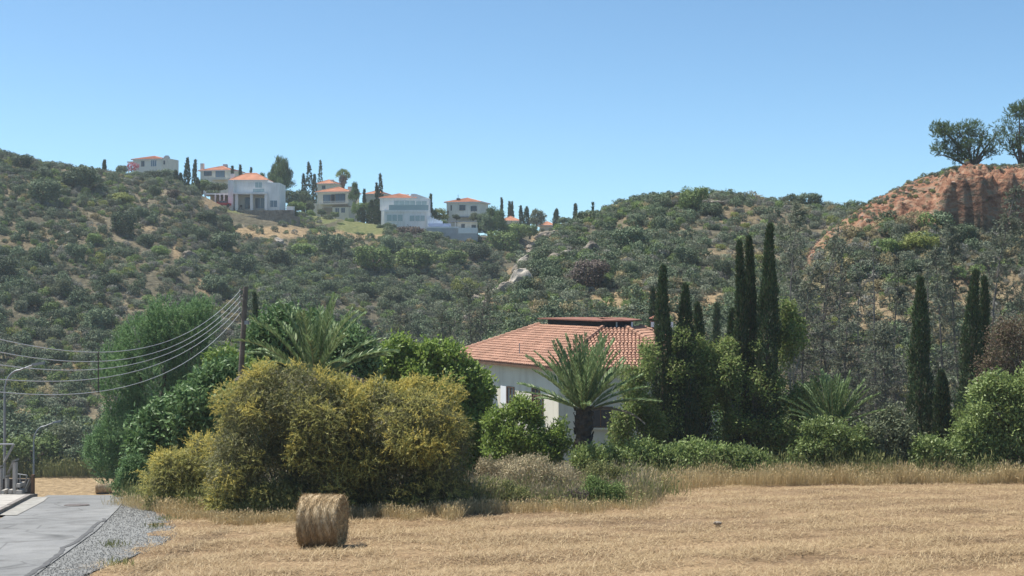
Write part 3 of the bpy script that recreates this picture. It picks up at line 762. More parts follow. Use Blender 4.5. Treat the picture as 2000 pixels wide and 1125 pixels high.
# ---- hand-placed larger shrubs and trees on the hills
def hill_tree(u, v, w, kind, label, name='hill_tree', tall=1.0, trunk=True, group=None, d=None):
    if d is None: x, y, z = hit(u, v)
    else: x, y = X(u, d), d; z = Z(v, d)
    rad = w * 0.5 * y / F * 1.12
    t = thing(name, label, 'tree' if trunk else 'shrub', (x, y, z - 0.1), random.uniform(0, 6.28), group)
    c = put('crown', random.choice(BIGCROWN[kind]), t); c.scale = (rad, rad, rad * tall)
    k = put('trunk', random.choice(TRUNKS), t); k.scale = (rad, rad, rad * tall)
    return t
HT = [
 (85, 398, 78, 'dark', 'broad dark evergreen bush high on the left hillside near the frame edge', .8),
 (42, 330, 44, 'dark', 'dark bush on the crest at the far left end of the hill', .8),
 (158, 366, 76, 'dark', 'big dome of dark green bush just under the crest left of the villas', .9),
 (160, 332, 56, 'pine', 'pine tree on the crest above the big dark dome bush', .9),
 (186, 334, 36, 'dark', 'dark rounded tree on the crest beside the pine', .9),
 (240, 458, 60, 'dark', 'dark evergreen clump in the upper middle of the left hillside', 1),
 (276, 430, 34, 'dark', 'dark rounded bush right of the yellow green bush on the left hillside', 1),
 (236, 398, 52, 'lime', 'yellow green bush below the hedge of the leftmost villa', .7),
 (302, 384, 32, 'dark', 'small dark round bush at the top of the path below the villas', .9),
 (336, 390, 30, 'purple', 'brownish bush beside the dry path below the villas', .9),
 (8, 545, 62, 'dark', 'large dark bush on the left hillside cut by the frame edge', .9),
 (78, 520, 52, 'dark', 'dark bush low on the left hillside above the wires', .9),
 (150, 510, 46, 'dark', 'dark round bush in the middle of the left hillside', .9),
 (185, 478, 34, 'mid', 'green bush beside a pale rock on the left hillside', .9),
 (286, 480, 42, 'dark', 'dark bush left of the bare sandy scar on the left hillside', .9),
 (312, 500, 40, 'mid', 'bright green bush against the bare sandy scar', .9),
 (392, 470, 40, 'dark', 'dark bush right of the grey boulder on the left hillside', 1),
 (432, 492, 70, 'dark', 'wide dark tree under the stone terrace of the white villa', .9),
 (404, 442, 48, 'dark', 'dark bush on the slope below the white pergola', .8),
 (440, 440, 36, 'dark', 'dark bush at the end of the stone terrace wall', .9),
 (478, 540, 60, 'dark', 'dark spreading tree in the ravine right of the utility pole top', .9),
 (418, 570, 62, 'dark', 'dark tree on the slope behind the utility pole', .9),
 (335, 545, 44, 'greyleaf', 'grey green bush below the sandy scar', .9),
 (60, 600, 50, 'dark', 'dark shrub on the lower left hillside', .9),
 (120, 575, 44, 'greyleaf', 'grey green shrub on the lower left hillside', .9),
 (215, 560, 50, 'dark', 'dark shrub above the big soft conifer', .9),
 (195, 640, 70, 'dark', 'dark glossy tree just left of the big soft conifer', .9),
 (650, 500, 62, 'dark', 'dark evergreen below the dry terrace of the balcony villa', .95),
 (730, 530, 84, 'mid', 'broad green tree below the lawn of the village', .8),
 (808, 525, 92, 'mid', 'broad green tree below the long white villa', .75),
 (765, 500, 60, 'dark', 'dark tree between two broad green trees below the village lawn', .8),
 (590, 500, 54, 'mid', 'green shrub below the stone terrace', .8),
 (545, 520, 54, 'dark', 'dark shrub in the ravine below the dry terrace', .8),
 (855, 590, 52, 'dark', 'dark round tree at the foot of the ravine left of the yellow green tree', .9),
 (908, 585, 58, 'lime', 'yellow green round tree in front of the rocky spur', .9),
 (714, 580, 50, 'dark', 'dark tree in the middle of the ravine', .9),
 (640, 575, 52, 'dark', 'dark tree on the ravine side above the feather palm', .9),
 (765, 590, 50, 'greyleaf', 'grey green tree low in the ravine', .9),
 (958, 545, 44, 'dark', 'dark tree tucked behind the rocky spur', .9),
 (885, 520, 64, 'mid', 'green tree below the grey pool wall', .8),
 (935, 510, 60, 'dark', 'dark tree below the right end of the grey pool wall', .9),
 (985, 495, 66, 'mid', 'spreading green tree left of the rocky crest', .9),
 (1010, 470, 50, 'dark', 'dark tree at the head of the ravine', .9),
 (960, 470, 54, 'pine', 'loose pine right of the grey pool wall', 1.1),
 (1146, 565, 88, 'purple', 'large purplish half bare bush in the middle of the spur', .9),
 (1228, 545, 40, 'dark', 'dark upright tree right of the purplish bush', 1.4),
 (1228, 490, 84, 'dark', 'broad dark evergreen clump on the spur above the house roof', .75),
 (1120, 490, 56, 'dark', 'dark bush above the pale boulders of the spur', .8),
 (1352, 412, 62, 'mid', 'tall light green tree standing on the spur crest', 1.0),
 (1390, 425, 56, 'dark', 'dark bush against the tall light green tree on the crest', .8),
 (1286, 426, 38, 'dark', 'dark round bush under the spur crest', .9),
 (1340, 520, 56, 'dark', 'dark grey bush left of the tallest cypresses', .9),
 (1412, 545, 46, 'dark', 'dark bush close left of the paired tall cypress', 1.1),
 (1030, 650, 48, 'mid', 'bright green tree behind the tiled roof', .95),
 (1110, 640, 46, 'greyleaf', 'grey green bush behind the ridge of the tiled roof', .8),
 (1500, 392, 48, 'dark', 'dark bush on the crest above the tallest cypress', .7),
 (1580, 405, 62, 'dark', 'long dark bush on the crest near the red bank', .6),
 (1640, 404, 34, 'dark', 'dark bush at the foot of the red crest line', .9),
 (1794, 490, 86, 'lime', 'wide yellow green bush on the slope under the red cliff', .75),
 (1730, 500, 66, 'mid', 'green bush left of the yellow green bush under the red cliff', .8),
 (1780, 540, 60, 'dark', 'dark bush under the yellow green bush on the right slope', .9),
 (1880, 480, 66, 'dark', 'dark bush at the base of the shaded cliff', .8),
 (1690, 520, 50, 'greyleaf', 'grey green bush on the right slope', .8),
 (1770, 354, 46, 'greyleaf', 'grey bush on the crest left of the cliff top pine', .7),
]
for (u, v, w, k, lab, tl) in HT: hill_tree(u, v, w, k, lab, 'hill_bush', tl)
# trees standing on the floor of the side valley on the left
VT = [(62, 912, 130, 'mid', 150, 'light green rounded tree behind the lower street lamp', .8), (40, 838, 150, 'dark', 158, 'dark wide tree behind the upper street lamp', .8),
 (150, 915, 90, 'dark', 152, 'dark tree behind the stubble strip in the valley', .9), (205, 900, 110, 'gloss', 150, 'dark glossy tree left of the soft conifer base', 1.1), (130, 850, 100, 'greyleaf', 160, 'grey green tree high on the valley edge', .9),
 (225, 830, 80, 'gloss', 156, 'glossy tree behind the soft conifer', 1.0), (-60, 900, 150, 'mid', 150, 'green tree at the frame edge behind the stairs', .8), (10, 760, 110, 'dark', 168, 'dark tree under the lowest wires', .8),
 (95, 780, 90, 'dark', 170, 'dark bush in the hollow below the hillside', .8), (190, 770, 60, 'dark', 166, 'dark bush beside the wire spacer', .9), (520, 700, 150, 'dark', 150, 'dark tree rising behind the leaning utility pole', .8), (700, 660, 120, 'greyleaf', 150, 'grey green tree behind the feather palm', .8), (800, 650, 110, 'dark', 150, 'dark tree in the ravine behind the fig', .8)]
for (u, v, w, k, d, lab, tl) in VT:
    x = X(u, d); t = hill_tree(u, v, w, k, lab, 'valley_tree', tl, d=d); t.location.z = min(t.location.z, max(H(x, d), t.location.z - 6)) - 0.1 if v > 860 else H(x, d) - 0.1
# ------------------------------------------------------------------ near trees and bushes
def shifted(mb, loc):
    mb.v = [v - np.array(loc) for v in mb.v]; return mb
def sublumps(lumps, n, rmin, rmax, r, flat=.8):
    P, Nn = crown_points(lumps, n, r, 0.8)
    k = r.uniform(rmin, rmax, (len(P), 1)) * np.array([1, 1, flat])
    core = np.asarray(lumps, float).copy(); core[:, 3:] *= 0.8
    return np.concatenate([core, np.concatenate([P - Nn * k * .35, k], 1)])
def near_tree(name, label, cat, d, lst, mats, fill, base=None, trunk_r=0.12, bark=M_BARK, seed=1, depth=None, twigs=0, fork=0.35, part='crown', bare=None, ground=None):
    """lst: lumps as (u, v, half width, half height[, depth shift]); fill(mb, lumps, rng) grows the leaves"""
    r = np.random.default_rng(seed)
    lumps = plump(d, lst, depth)
    bu = base[0] if base else float(np.mean([l[0] for l in lst]))
    x = X(bu, d); z = ground if ground is not None else H(x, d)
    t = thing(name, label, cat, (x, d, z))
    mb = MB(); fill(mb, lumps, r)
    shifted(mb, (x, d, z)).build(part, mats, t)
    if trunk_r:
        tb = MB(); limbs(tb, (x, d, z - 0.2), lumps, trunk_r, r, twigs, fork=fork)
        shifted(tb, (x, d, z)).build('trunk' if trunk_r > 0.06 else 'stems', bark, t, smooth=True)
    return t
def filler(n, per, spread, L, W, shell=0.6, out=0.6, up=0.2, rand=0.8, zmin=None, tri=False):
    def f(mb, lumps, r):
        rm = float(np.mean(lumps[:, 3])); lumps = sublumps(lumps, 14 * len(lumps), rm * .22, rm * .5, r)
        P, Nn = crown_points(lumps, int(n * 1.7), r, shell, zmin)
        clump_leaves(mb, P, Nn, per, spread, L, W, r, out, up, rand, 0, tri)
    return f

# yellow flowering wattles beside the bale
def wattle_fill(n, tipshare, ctr_z, hgt):
    def f(mb, lumps, r):
        sub = sublumps(lumps, 15 * len(lumps), .26, .62, r, .9); nm = len(lumps)
        P, Nn = crown_points(sub, n, r, 0.45)
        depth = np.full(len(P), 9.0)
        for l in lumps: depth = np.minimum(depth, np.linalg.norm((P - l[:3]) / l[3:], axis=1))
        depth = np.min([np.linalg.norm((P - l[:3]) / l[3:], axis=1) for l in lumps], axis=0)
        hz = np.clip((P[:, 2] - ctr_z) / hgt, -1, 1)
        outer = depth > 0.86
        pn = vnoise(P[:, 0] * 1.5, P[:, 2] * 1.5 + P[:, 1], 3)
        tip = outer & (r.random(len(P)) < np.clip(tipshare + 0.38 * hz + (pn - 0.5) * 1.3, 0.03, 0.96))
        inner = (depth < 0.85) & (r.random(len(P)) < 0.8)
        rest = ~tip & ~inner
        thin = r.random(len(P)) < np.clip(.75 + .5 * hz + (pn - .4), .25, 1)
        tip &= thin; rest &= thin
        U = np.array([0, 0, .35])
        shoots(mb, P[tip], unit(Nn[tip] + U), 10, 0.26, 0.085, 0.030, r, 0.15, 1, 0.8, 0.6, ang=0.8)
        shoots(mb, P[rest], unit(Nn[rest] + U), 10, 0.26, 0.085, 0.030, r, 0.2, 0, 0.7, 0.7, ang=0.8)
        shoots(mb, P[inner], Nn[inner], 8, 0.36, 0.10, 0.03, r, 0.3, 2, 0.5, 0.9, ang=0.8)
    return f
WM = [LM['wattle'], LM['wattle_tip'], LM['wattle_dark']]
near_tree('wattle_shrub', 'tall mustard yellow flowering wattle shrub directly behind the nearest hay bale', 'shrub', 43.0,
          [(560, 795, 120, 92), (500, 850, 85, 95), (625, 835, 100, 100), (545, 925, 125, 80), (640, 930, 75, 85), (452, 905, 50, 80), (600, 975, 60, 40, .4)], WM, wattle_fill(24000, 0.30, -4.0, 2.4), (560, 0), 0.07, M_GREYBARK, 41, 1.7, 14)
near_tree('wattle_shrub', 'mustard yellow flowering wattle shrub with rounded crown right of the nearest hay bale', 'shrub', 43.6,
          [(745, 845, 105, 95), (825, 838, 85, 88), (868, 900, 54, 90), (770, 925, 115, 75), (700, 890, 70, 95), (845, 955, 62, 50), (720, 965, 60, 40, .3)], WM, wattle_fill(22000, 0.34, -4.4, 2.2), (770, 0), 0.07, M_GREYBARK, 42, 1.7, 14)
near_tree('wattle_shrub', 'low straggling yellow wattle shrub between the gravel shoulder and the tall wattle', 'shrub', 45.0,
          [(352, 918, 52, 34), (395, 898, 26, 48), (322, 942, 36, 28), (425, 945, 50, 46), (370, 962, 60, 26)], WM, wattle_fill(6500, 0.3, -6.0, 1.2), (370, 0), 0.04, M_GREYBARK, 43, 1.0, 3)

# left group
near_tree('loquat_tree', 'dark glossy leaved tree left of the low yellow wattle', 'tree', 58.0,
          [(385, 800, 62, 60), (325, 850, 60, 58), (290, 888, 48, 42), (428, 775, 55, 60), (375, 885, 85, 55), (300, 930, 50, 40), (450, 850, 60, 80)], LM['gloss'], filler(2300, 9, 0.16, 0.26, 0.105, 0.6, 0.5, 0.1), (380, 0), 0.14, seed=51)
near_tree('cypress_bush', 'dark dense conical bush at the roadside where the lane meets the shrubs', 'shrub', 51.5,
          [(252, 938, 24, 34), (262, 915, 20, 24), (240, 955, 20, 20), (275, 950, 20, 26)], LM['conifer'], filler(900, 9, 0.06, 0.10, 0.035, 0.6, 0.8, 0.3), (255, 0), 0.05, seed=52)
def conifer_fill(mb, lumps, r):
    sub = sublumps(lumps, 16 * len(lumps), .28, .55, r, 2.3)
    P, Nn = crown_points(sub, 9500, r, 0.7)
    Nn = unit(Nn * .8 + np.array([0, 0, 0.9]))
    shoots(mb, P, Nn, 16, 0.6, 0.20, 0.06, r, -0.1, 0, 0.9, 0.22, ang=0.6)
near_tree('soft_conifer', 'big soft needled deep green conifer on the left behind the overhead wires', 'tree', 90.0,
          [(345, 645, 68, 48), (280, 670, 52, 52), (392, 640, 30, 42), (238, 755, 42, 70), (310, 745, 82, 85), (250, 850, 52, 62), (335, 850, 78, 70), (370, 720, 50, 70), (215, 880, 34, 50), (290, 915, 60, 45)], LM['conifer'], conifer_fill, (300, 0), 0.3, seed=53)
near_tree('loquat_tree', 'broad glossy tree with bright leaves behind the feather palm', 'tree', 64.0,
          [(545, 655, 50, 45), (600, 640, 45, 32), (645, 680, 68, 52), (590, 720, 100, 55), (690, 705, 40, 42), (510, 700, 40, 60), (640, 770, 80, 50)], LM['gloss'], filler(2600, 9, 0.18, 0.26, 0.10, 0.6, 0.5, 0.1), (600, 0), 0.16, seed=54)
near_tree('leafy_bush', 'green leafy bush at the foot of the utility pole', 'shrub', 60.0,
          [(455, 740, 45, 40), (425, 790, 40, 50), (490, 760, 40, 60), (440, 700, 30, 22)], LM['fresh'], filler(1000, 8, 0.13, 0.20, 0.085, 0.6, 0.5, 0.2), (460, 0), 0.08, seed=55)
near_tree('fig_tree', 'fresh green leafy tree against the left end of the tiled roof', 'tree', 68.0,
          [(800, 715, 58, 32), (862, 690, 36, 26), (918, 750, 40, 42), (890, 815, 62, 62), (775, 690, 36, 20), (925, 850, 38, 60), (840, 760, 80, 50), (745, 715, 26, 20), (905, 900, 45, 40)], LM['fresh'], filler(2600, 9, 0.16, 0.24, 0.12, 0.6, 0.5, 0.25), (860, 0), 0.14, seed=56, fork=.3)
near_tree('leafy_bush', 'bright green leafy bush in front of the cream wall left of the date palm', 'shrub', 64.0,
          [(1015, 845, 58, 52), (985, 865, 36, 50), (1080, 868, 34, 40), (1022, 802, 26, 24), (1050, 890, 55, 35), (965, 820, 16, 24), (1095, 840, 14, 28)], LM['fresh'], filler(1800, 7, 0.12, 0.17, 0.08, 0.55, 0.5, 0.3), (1025, 0), 0.06, seed=57)
near_tree('leafy_bush', 'dark bushy growth behind the feet of the tall cypresses', 'shrub', 79.0,
          [(1400, 800, 60, 70), (1470, 800, 60, 90), (1340, 840, 50, 60), (1530, 830, 50, 70), (1430, 740, 40, 40)], LM['gloss'], filler(1100, 7, 0.16, 0.22, 0.10, 0.6, 0.5, 0.2), (1430, 0), 0.08, seed=59)
BR = [('bramble_bush', 'leafy bramble at the foot of the date palm', [(1165, 900, 45, 26), (1205, 905, 35, 24)], 61, 'bramble'),
      ('bramble_bush', 'leafy bramble right of the date palm below the climber', [(1260, 898, 50, 30), (1300, 908, 35, 22)], 61.5, 'bramble'),
      ('bramble_bush', 'leafy bramble in front of the dark foot of the middle cypresses', [(1350, 892, 48, 30), (1395, 900, 36, 26)], 62, 'bramble'),
      ('bramble_bush', 'leafy bramble below the tallest cypress', [(1450, 905, 50, 24), (1495, 912, 35, 18)], 62, 'bramble'),
      ('leafy_bush', 'bright green sprawling bush under the trunkless palm', [(1630, 870, 60, 46), (1590, 890, 40, 30), (1680, 892, 40, 26), (1610, 845, 36, 24)], 62.5, 'bramble'),
      ('leafy_bush', 'grey green dome bush right of the trunkless palm', [(1725, 850, 52, 52), (1700, 885, 50, 32), (1765, 880, 34, 36)], 63.5, 'greyleaf'),
      ('leafy_bush', 'small light green bush below the lone tall cypress', [(1815, 885, 40, 30), (1850, 895, 40, 24)], 62.5, 'bramble'),
      ('leafy_bush', 'pale green bush right of the small cypress', [(1870, 840, 26, 60), (1885, 880, 26, 40)], 70, 'bramble')]
for i, (nm, lab, lst, d, k) in enumerate(BR):
    near_tree(nm, lab, 'bush', d, lst, LM[k], filler(330 * len(lst), 7, 0.12, 0.16, 0.08, 0.55, 0.5, 0.3), None, 0.035, seed=60 + i)
near_tree('leafy_tree', 'big bright green bushy tree at the right frame edge', 'tree', 64.0,
          [(1950, 800, 58, 60), (2010, 790, 60, 60), (1920, 850, 44, 50), (1980, 860, 70, 50), (2050, 820, 60, 90), (1900, 880, 36, 30)], LM['bramble'], filler(2600, 8, 0.15, 0.18, 0.085, 0.55, 0.5, 0.25), (1980, 0), 0.1, seed=70)
near_tree('ruddy_tree', 'reddish twiggy tree above the green tree at the right frame edge', 'tree', 67.5,
          [(1965, 685, 46, 42), (2010, 700, 50, 60), (1990, 640, 36, 28), (1935, 725, 30, 30)], LM['ruddy'], filler(1100, 8, 0.18, 0.13, 0.05, 0.5, 0.5, 0.25), (1985, 0), 0.09, M_TWIG, 71, None, 8)

# climbing plants over the cypress feet
CL = [('leafy climber drooping over the left side of the leftmost tall cypress', [(1240, 770, 26, 60), (1222, 835, 32, 55), (1258, 705, 13, 34), (1262, 850, 30, 50)], 71.5),
      ('tangled climber smothering the middle pair of short cypresses', [(1318, 725, 16, 50), (1350, 705, 28, 40), (1388, 735, 28, 60), (1335, 805, 46, 70), (1392, 825, 42, 60), (1330, 660, 12, 22)], 73.6),
      ('tangled climber draped on the paired tall cypresses', [(1418, 745, 18, 70), (1500, 790, 22, 90), (1522, 845, 32, 55), (1452, 840, 40, 50), (1474, 720, 10, 50)], 73.0),
      ('light green climber hanging right of the tallest cypress', [(1550, 690, 22, 70), (1562, 775, 28, 80), (1556, 850, 36, 60), (1540, 635, 12, 30)], 74.0)]
for i, (lab, lst, d) in enumerate(CL):
    def vf(mb, lumps, r):
        sm = lumps.copy(); sm[:, 3:] *= .72
        Q, QN = crown_points(lumps, 26 * len(lumps), r, .75); k = r.uniform(.18, .5, (len(Q), 1)) * np.array([1, 1, 1.3])
        sub = np.concatenate([sm, np.concatenate([Q, k], 1)])
        P, Nn = crown_points(sub, 1500 * len(lumps), r, 0.5)
        k = vnoise(P[:, 0] * 1.1, P[:, 2] * .9 + P[:, 1] * .5, 7) > .40; P = P[k]; Nn = Nn[k]
        clump_leaves(mb, P, Nn, 5, 0.15, 0.16, 0.092, r, 0.6, -0.1, 0.8)
        m = r.random(len(P)) < 0.14
        shoots(mb, P[m], unit(Nn[m] + np.array([0, 0, -0.5])), 10, 0.7, 0.05, 0.02, r, 0.5, 1, 0.6, 0.6, ang=.9)
    near_tree('climbing_vine', lab, 'climber', d, lst, [LM['vine'], LM['purple']], vf, None, 0.04, M_TWIG, 80 + i, 1.3, 10, part='foliage')

# ------------------------------------------------------------------ cypresses
def cypress_mesh(seed, n=2600, slim=1.0):
    """unit tall, radius 0.5 before scaling"""
    r = np.random.default_rng(seed); mb = MB()
    t = r.random(n) ** 0.85
    prof = np.interp(t, [0, .04, .15, .4, .7, .88, .95, 1], [0.55, .85, 1, .93, .66, .33, .14, 0.02])
    a = r.uniform(0, 6.28, n)
    wob = 0.58 + 0.78 * vnoise(np.cos(a) * 1.1 + 10, t * 11 + np.sin(a) * 1.1, seed)
    rad = 0.5 * prof * wob * (0.6 + 0.4 * r.random(n) ** 0.4) * (1 + .55 * (r.random(n) < .07) * r.random(n))
    P = np.stack([rad * np.cos(a), rad * np.sin(a), t * 0.97], -1)
    Nn = unit(np.stack([np.cos(a) * 0.45, np.sin(a) * 0.45, np.full(n, 1.0)], -1))
    return P, Nn, r
def cypress_crown(seed, h, w, n=2600, lw=0.035, L=0.16, per=7):
    P, Nn, r = cypress_mesh(seed, n)
    q = P[:, 2]; P = P * np.array([w, w, h]); mb = MB()
    P[:, 0] += .05 * w * np.sin(q * 5 + seed) + .16 * w * q ** 6 * math.sin(seed * 2.1)
    clump_leaves(mb, P, Nn, per, (0.05 if h > 4 else 0.02), L, lw, r, 1.0, 0.3, 0.4, tri=False, face=.7)
    return mb
def cypress(label, u, vt, vb, wpx, d, seed, n=2200, group=None, lean=0.0, twin=False):
    x = X(u, d); zt = Z(vt, d); zb = min(Z(vb, d), H(x, d)) if d < 110 else Z(vb, d)
    if d >= 110: zb = min(zb, H(x, d) + 0.5)
    h = zt - zb; w = wpx * d / F * 1.1
    t = thing('cypress_tree', label, 'cypress', (x, d, zb), 0, group)
    near = d < 110
    cypress_crown(seed, h - 0.3, w, n if near else 500, 0.052 if near else 0.09, 0.21 if near else 0.45, 5).build('crown', LM['cypress'], t, loc=(0, 0, 0.3))
    MB().tube([(0, 0, -0.4), (0, 0, h * .4), (lean, 0, h * 0.9)], [0.14 if near else .16, 0.09, 0.02], 6).build('trunk', M_BARK, t)
    t.rotation_euler = (0, random.uniform(-.014, .014), 0)
    return t
cypress('tall slim cypress beside the right end of the tiled roof', 1297, 512, 890, 36, 73, 201, 3000)
cypress('medium cypress wrapped by the climber right of the roof end cypress', 1341, 548, 890, 40, 73, 202, 2600)
cypress('short cypress poking out of the climber in the middle of the group', 1369, 585, 890, 30, 74.5, 203, 1800)
cypress('thin short cypress just left of the tall paired cypress', 1428, 598, 890, 24, 75, 204, 1600)
cypress('left stem of the tall paired cypress', 1449, 462, 890, 26, 73.5, 205, 3000)
cypress('right stem of the tall paired cypress', 1464, 452, 890, 28, 74, 206, 3000)
cypress('tallest cypress of all with a crooked thin tip', 1497, 428, 890, 44, 73, 207, 3600)
cypress('lone tall slim cypress on the right with a clean narrow outline', 1796, 535, 870, 42, 71, 208, 3200)
cypress('small cypress close right of the lone tall one', 1843, 722, 880, 29, 68, 209, 1800)
cypress('taller stem of the dark double cypress near the right frame edge', 1897, 520, 850, 38, 76, 210, 3000)
cypress('right stem of the dark double cypress near the right frame edge', 1920, 535, 850, 26, 76.6, 211, 2400)
cypress('blunt cypress standing behind the utility pole', 504, 562, 720, 24, 100, 212, 1600)
cypress('small thin cypress low on the slope behind the roof', 1272, 560, 650, 12, 112, 213, 700)
cypress('tiny cypress on the grassy slope between the tall ones', 1398, 592, 660, 12, 114, 214, 700)

# ------------------------------------------------------------------ palms
def frond_mesh(seed, Lf, curve, mat, nl=46, lw=0.085, ll=0.42, name='frond', tw=0.6):
    r = np.random.default_rng(seed); mb = MB()
    s = np.linspace(0, 1, 12)
    # grows along +x and bends down with s
    ang = curve * s ** 1.6
    x = np.concatenate([[0], np.cumsum(np.cos(ang[:-1]) * Lf / 11)]); z = np.concatenate([[0], np.cumsum(-np.sin(ang[:-1]) * Lf / 11)])
    pts = np.stack([x, np.zeros(12), z], -1)
    mb.tube(pts, np.interp(s, [0, .15, 1], [0.045, 0.026, 0.006]), 4, 0)
    t = np.linspace(0.13, 0.99, nl)
    bx = np.interp(t, s, x); bz = np.interp(t, s, z); ba = np.interp(t, s, ang)
    P = np.stack([bx, 0 * bx, bz], -1)
    T = np.stack([np.cos(ba), 0 * ba, -np.sin(ba)], -1); U = np.stack([np.sin(ba), 0 * ba, np.cos(ba)], -1)
    for sg in (-1, 1):
        Dn = T * 1.0 + np.array([0, sg * 0.55, 0]) + U * 0.28 + r.normal(0, 0.07, (nl, 3))
        Lx = ll * np.interp(t, [0.1, 0.3, 0.7, 1], [0.5, 1, 0.85, 0.45]) * r.uniform(.85, 1.1, nl)
        mb.add(*leaves(P, Dn, Lx, np.full(nl, lw), r, False), 1)
    return mb.mesh(name, [M_FRONDSTEM if mat != 'palmdead' else M_TWIG, LM[mat]])
M_FRONDSTEM = plain('frond_stem', (0.20, 0.19, 0.09), 0.6, 0.2, 5)
def palm_trunk(h, r0, seed):
    r = np.random.default_rng(seed); mb = MB()
    zz = np.linspace(-0.4, h, 14)
    mb.tube(np.stack([0 * zz, 0 * zz, zz], -1), r0 * (0.92 + 0.10 * np.sin(np.arange(14) * 1.9)), 12, 0)
    # old leaf bases in spirals
    k = 0
    while k * 0.052 < h:
        z = k * 0.052; a = k * 2.399
        c, s = math.cos(a), math.sin(a); rr = r0 * 0.93
        w = 0.11 * r0 / 0.3
        mb.add([[c * rr - s * w, s * rr + c * w, z], [c * rr + s * w, s * rr - c * w, z], [c * (rr + .09) + s * w * .7, s * (rr + .09) - c * w * .7, z + 0.2], [c * (rr + .09) - s * w * .7, s * (rr + .09) + c * w * .7, z + 0.2], [c * rr * .9, s * rr * .9, z + 0.22]],
               [[0, 1, 2, 3]], 0)
        mb.add([[c * (rr + .09) + s * w * .7, s * (rr + .09) - c * w * .7, z + 0.2], [c * (rr + .09) - s * w * .7, s * (rr + .09) + c * w * .7, z + 0.2], [c * rr * .9, s * rr * .9, z + 0.22]], [[0, 1, 2]], 0)
        k += 1
    return mb.mesh('trunk', M_PALMBARK)
M_PALMBARK = plain('palm_bark', (0.065, 0.055, 0.045), 0.95, 0.4, 6, 0.7)
def palm(label, u, v_top, d, h, r0, Lf, n, seed, elev=(-25, 85), dead=0, ll=0.42, curve=(0.35, 0.9), ground=None, name='date_palm'):
    r = np.random.default_rng(seed)
    x = X(u, d); zt = Z(v_top, d); g = zt - h
    t = thing(name, label, 'palm', (x, d, g))
    put('trunk', palm_trunk(h, r0, seed), t)
    ms = [frond_mesh(seed + 1 + k, Lf, c, 'palm', ll=ll) for k, c in enumerate(np.linspace(*curve, 5))]
    md = [frond_mesh(seed + 20 + k, Lf * 0.9, c, 'palmdead', ll=ll * .9) for k, c in enumerate((1.0, 1.4))]
    for i in range(n):
        q = (i + 0.5) / n
        el = math.radians(elev[0] + (elev[1] - elev[0]) * q ** 0.55 + r.normal(0, 4))
        az = i * 2.39996 + r.normal(0, 0.15)
        isd = i < dead
        o = put('frond', (md[i % 2] if isd else ms[min(4, max(0, int((1 - q) * 4 + r.normal(0, .6))))]), t, (0.10 * math.cos(az), 0.10 * math.sin(az), h - 0.06 + 0.1 * q))
        o.rotation_euler = (Matrix.Rotation(az, 3, 'Z') @ Matrix.Rotation(-el, 3, 'Y') @ Matrix.Rotation(r.normal(0, 0.35), 3, 'X')).to_euler()
        k = (0.78 + 0.22 * r.random()) * (1.0 if q < .85 else 0.85); o.scale = (k, k, k)
    return t
palm('date palm with a stout dark trunk and upswept fronds before the cream house', 1140, 800, 63.5, 3.4, 0.42, 3.75, 60, 300, (3, 88), 1, 0.46, (0.12, 0.5))
palm('trunkless date palm with stiff upright fronds among the bushes on the right', 1628, 838, 65, 1.2, 0.25, 2.8, 48, 330, (8, 86), 1, 0.40, (0.1, 0.45))
palm('feather palm rising behind the wattles with some drooping grey fronds', 612, 752, 54.5, 3.5, 0.25, 3.7, 44, 360, (4, 88), 5, 0.55, (0.25, 1.15), name='feather_palm')

# ------------------------------------------------------------------ thin, nearly bare trees on the lower slope
M_DEADTWIG = plain('dead_twigs', (0.15, 0.135, 0.12), 0.95, 0.35, 1.5)
def thin_tree(label, u, vt, vb, d, spread, seed, leafy=0.5, kind='greypine', n=70, start=0.12):
    r = np.random.default_rng(seed)
    x = X(u, d); zb = H(x, d); zt = Z(vt, d); h = zt - zb
    t = thing('thin_tree', label, 'tree', (x, d, zb))
    lean = r.normal(0, 0.05) * h; bow = r.normal(0, .04) * h
    q = np.linspace(0, 1, 8); tp = np.stack([lean * q ** 1.5 + bow * np.sin(q * 3.1), r.normal(0, .06, 8), h * q], -1); tp[0, 2] = -.3
    mb = MB(); mb.tube(tp, np.interp(q, [0, .6, 1], [.10, .06, .012]), 6)
    P = []; Nn = []
    for k in range(n):
        f = start + (1 - start) * r.random() ** .9; a = r.uniform(0, 6.28)
        ln = spread * d / F * min(1, (1.08 - f) * 1.7) * r.uniform(0.25, 1.15)
        s = np.array([np.interp(f, q, tp[:, j]) for j in range(3)]); dr = unit(np.array([math.cos(a), math.sin(a), r.uniform(-0.35, 0.9)]))
        e = s + dr * ln; mm = (s + e) / 2 + r.normal(0, .12, 3) * ln - np.array([0, 0, 0.05 * ln])
        mb.tube([s, mm, e], [0.026, 0.015, 0.005], 3, 0, False)
        for j in range(6):
            g = 0.25 + 0.75 * r.random(); p = s + (e - s) * g + (mm - (s + e) / 2) * (1 - abs(2 * g - 1)); P.append(p); Nn.append(unit(dr + r.normal(0, .6, 3)))
            e2 = p + unit(dr + r.normal(0, .8, 3)) * ln * r.uniform(.2, .5)
            mb.tube([p, e2], [0.010, 0.004], 3, 0, False)
            for _ in range(2):
                p2 = p + (e2 - p) * r.uniform(.3, 1); mb.tube([p2, p2 + unit(r.normal(0, 1, 3) + dr * .5) * ln * .18], [.006, .003], 3, 0, False)
    mb.build('trunk', M_DEADTWIG, t)
    P = np.array(P); Nn = np.array(Nn); k = r.random(len(P)) < leafy
    if k.sum():
        fb = MB(); shoots(fb, P[k], Nn[k], 16, 0.6, 0.20, 0.075, r, 0.15, 0, .7, .6, ang=.8); fb.build('needles', LM[kind], t)
    return t
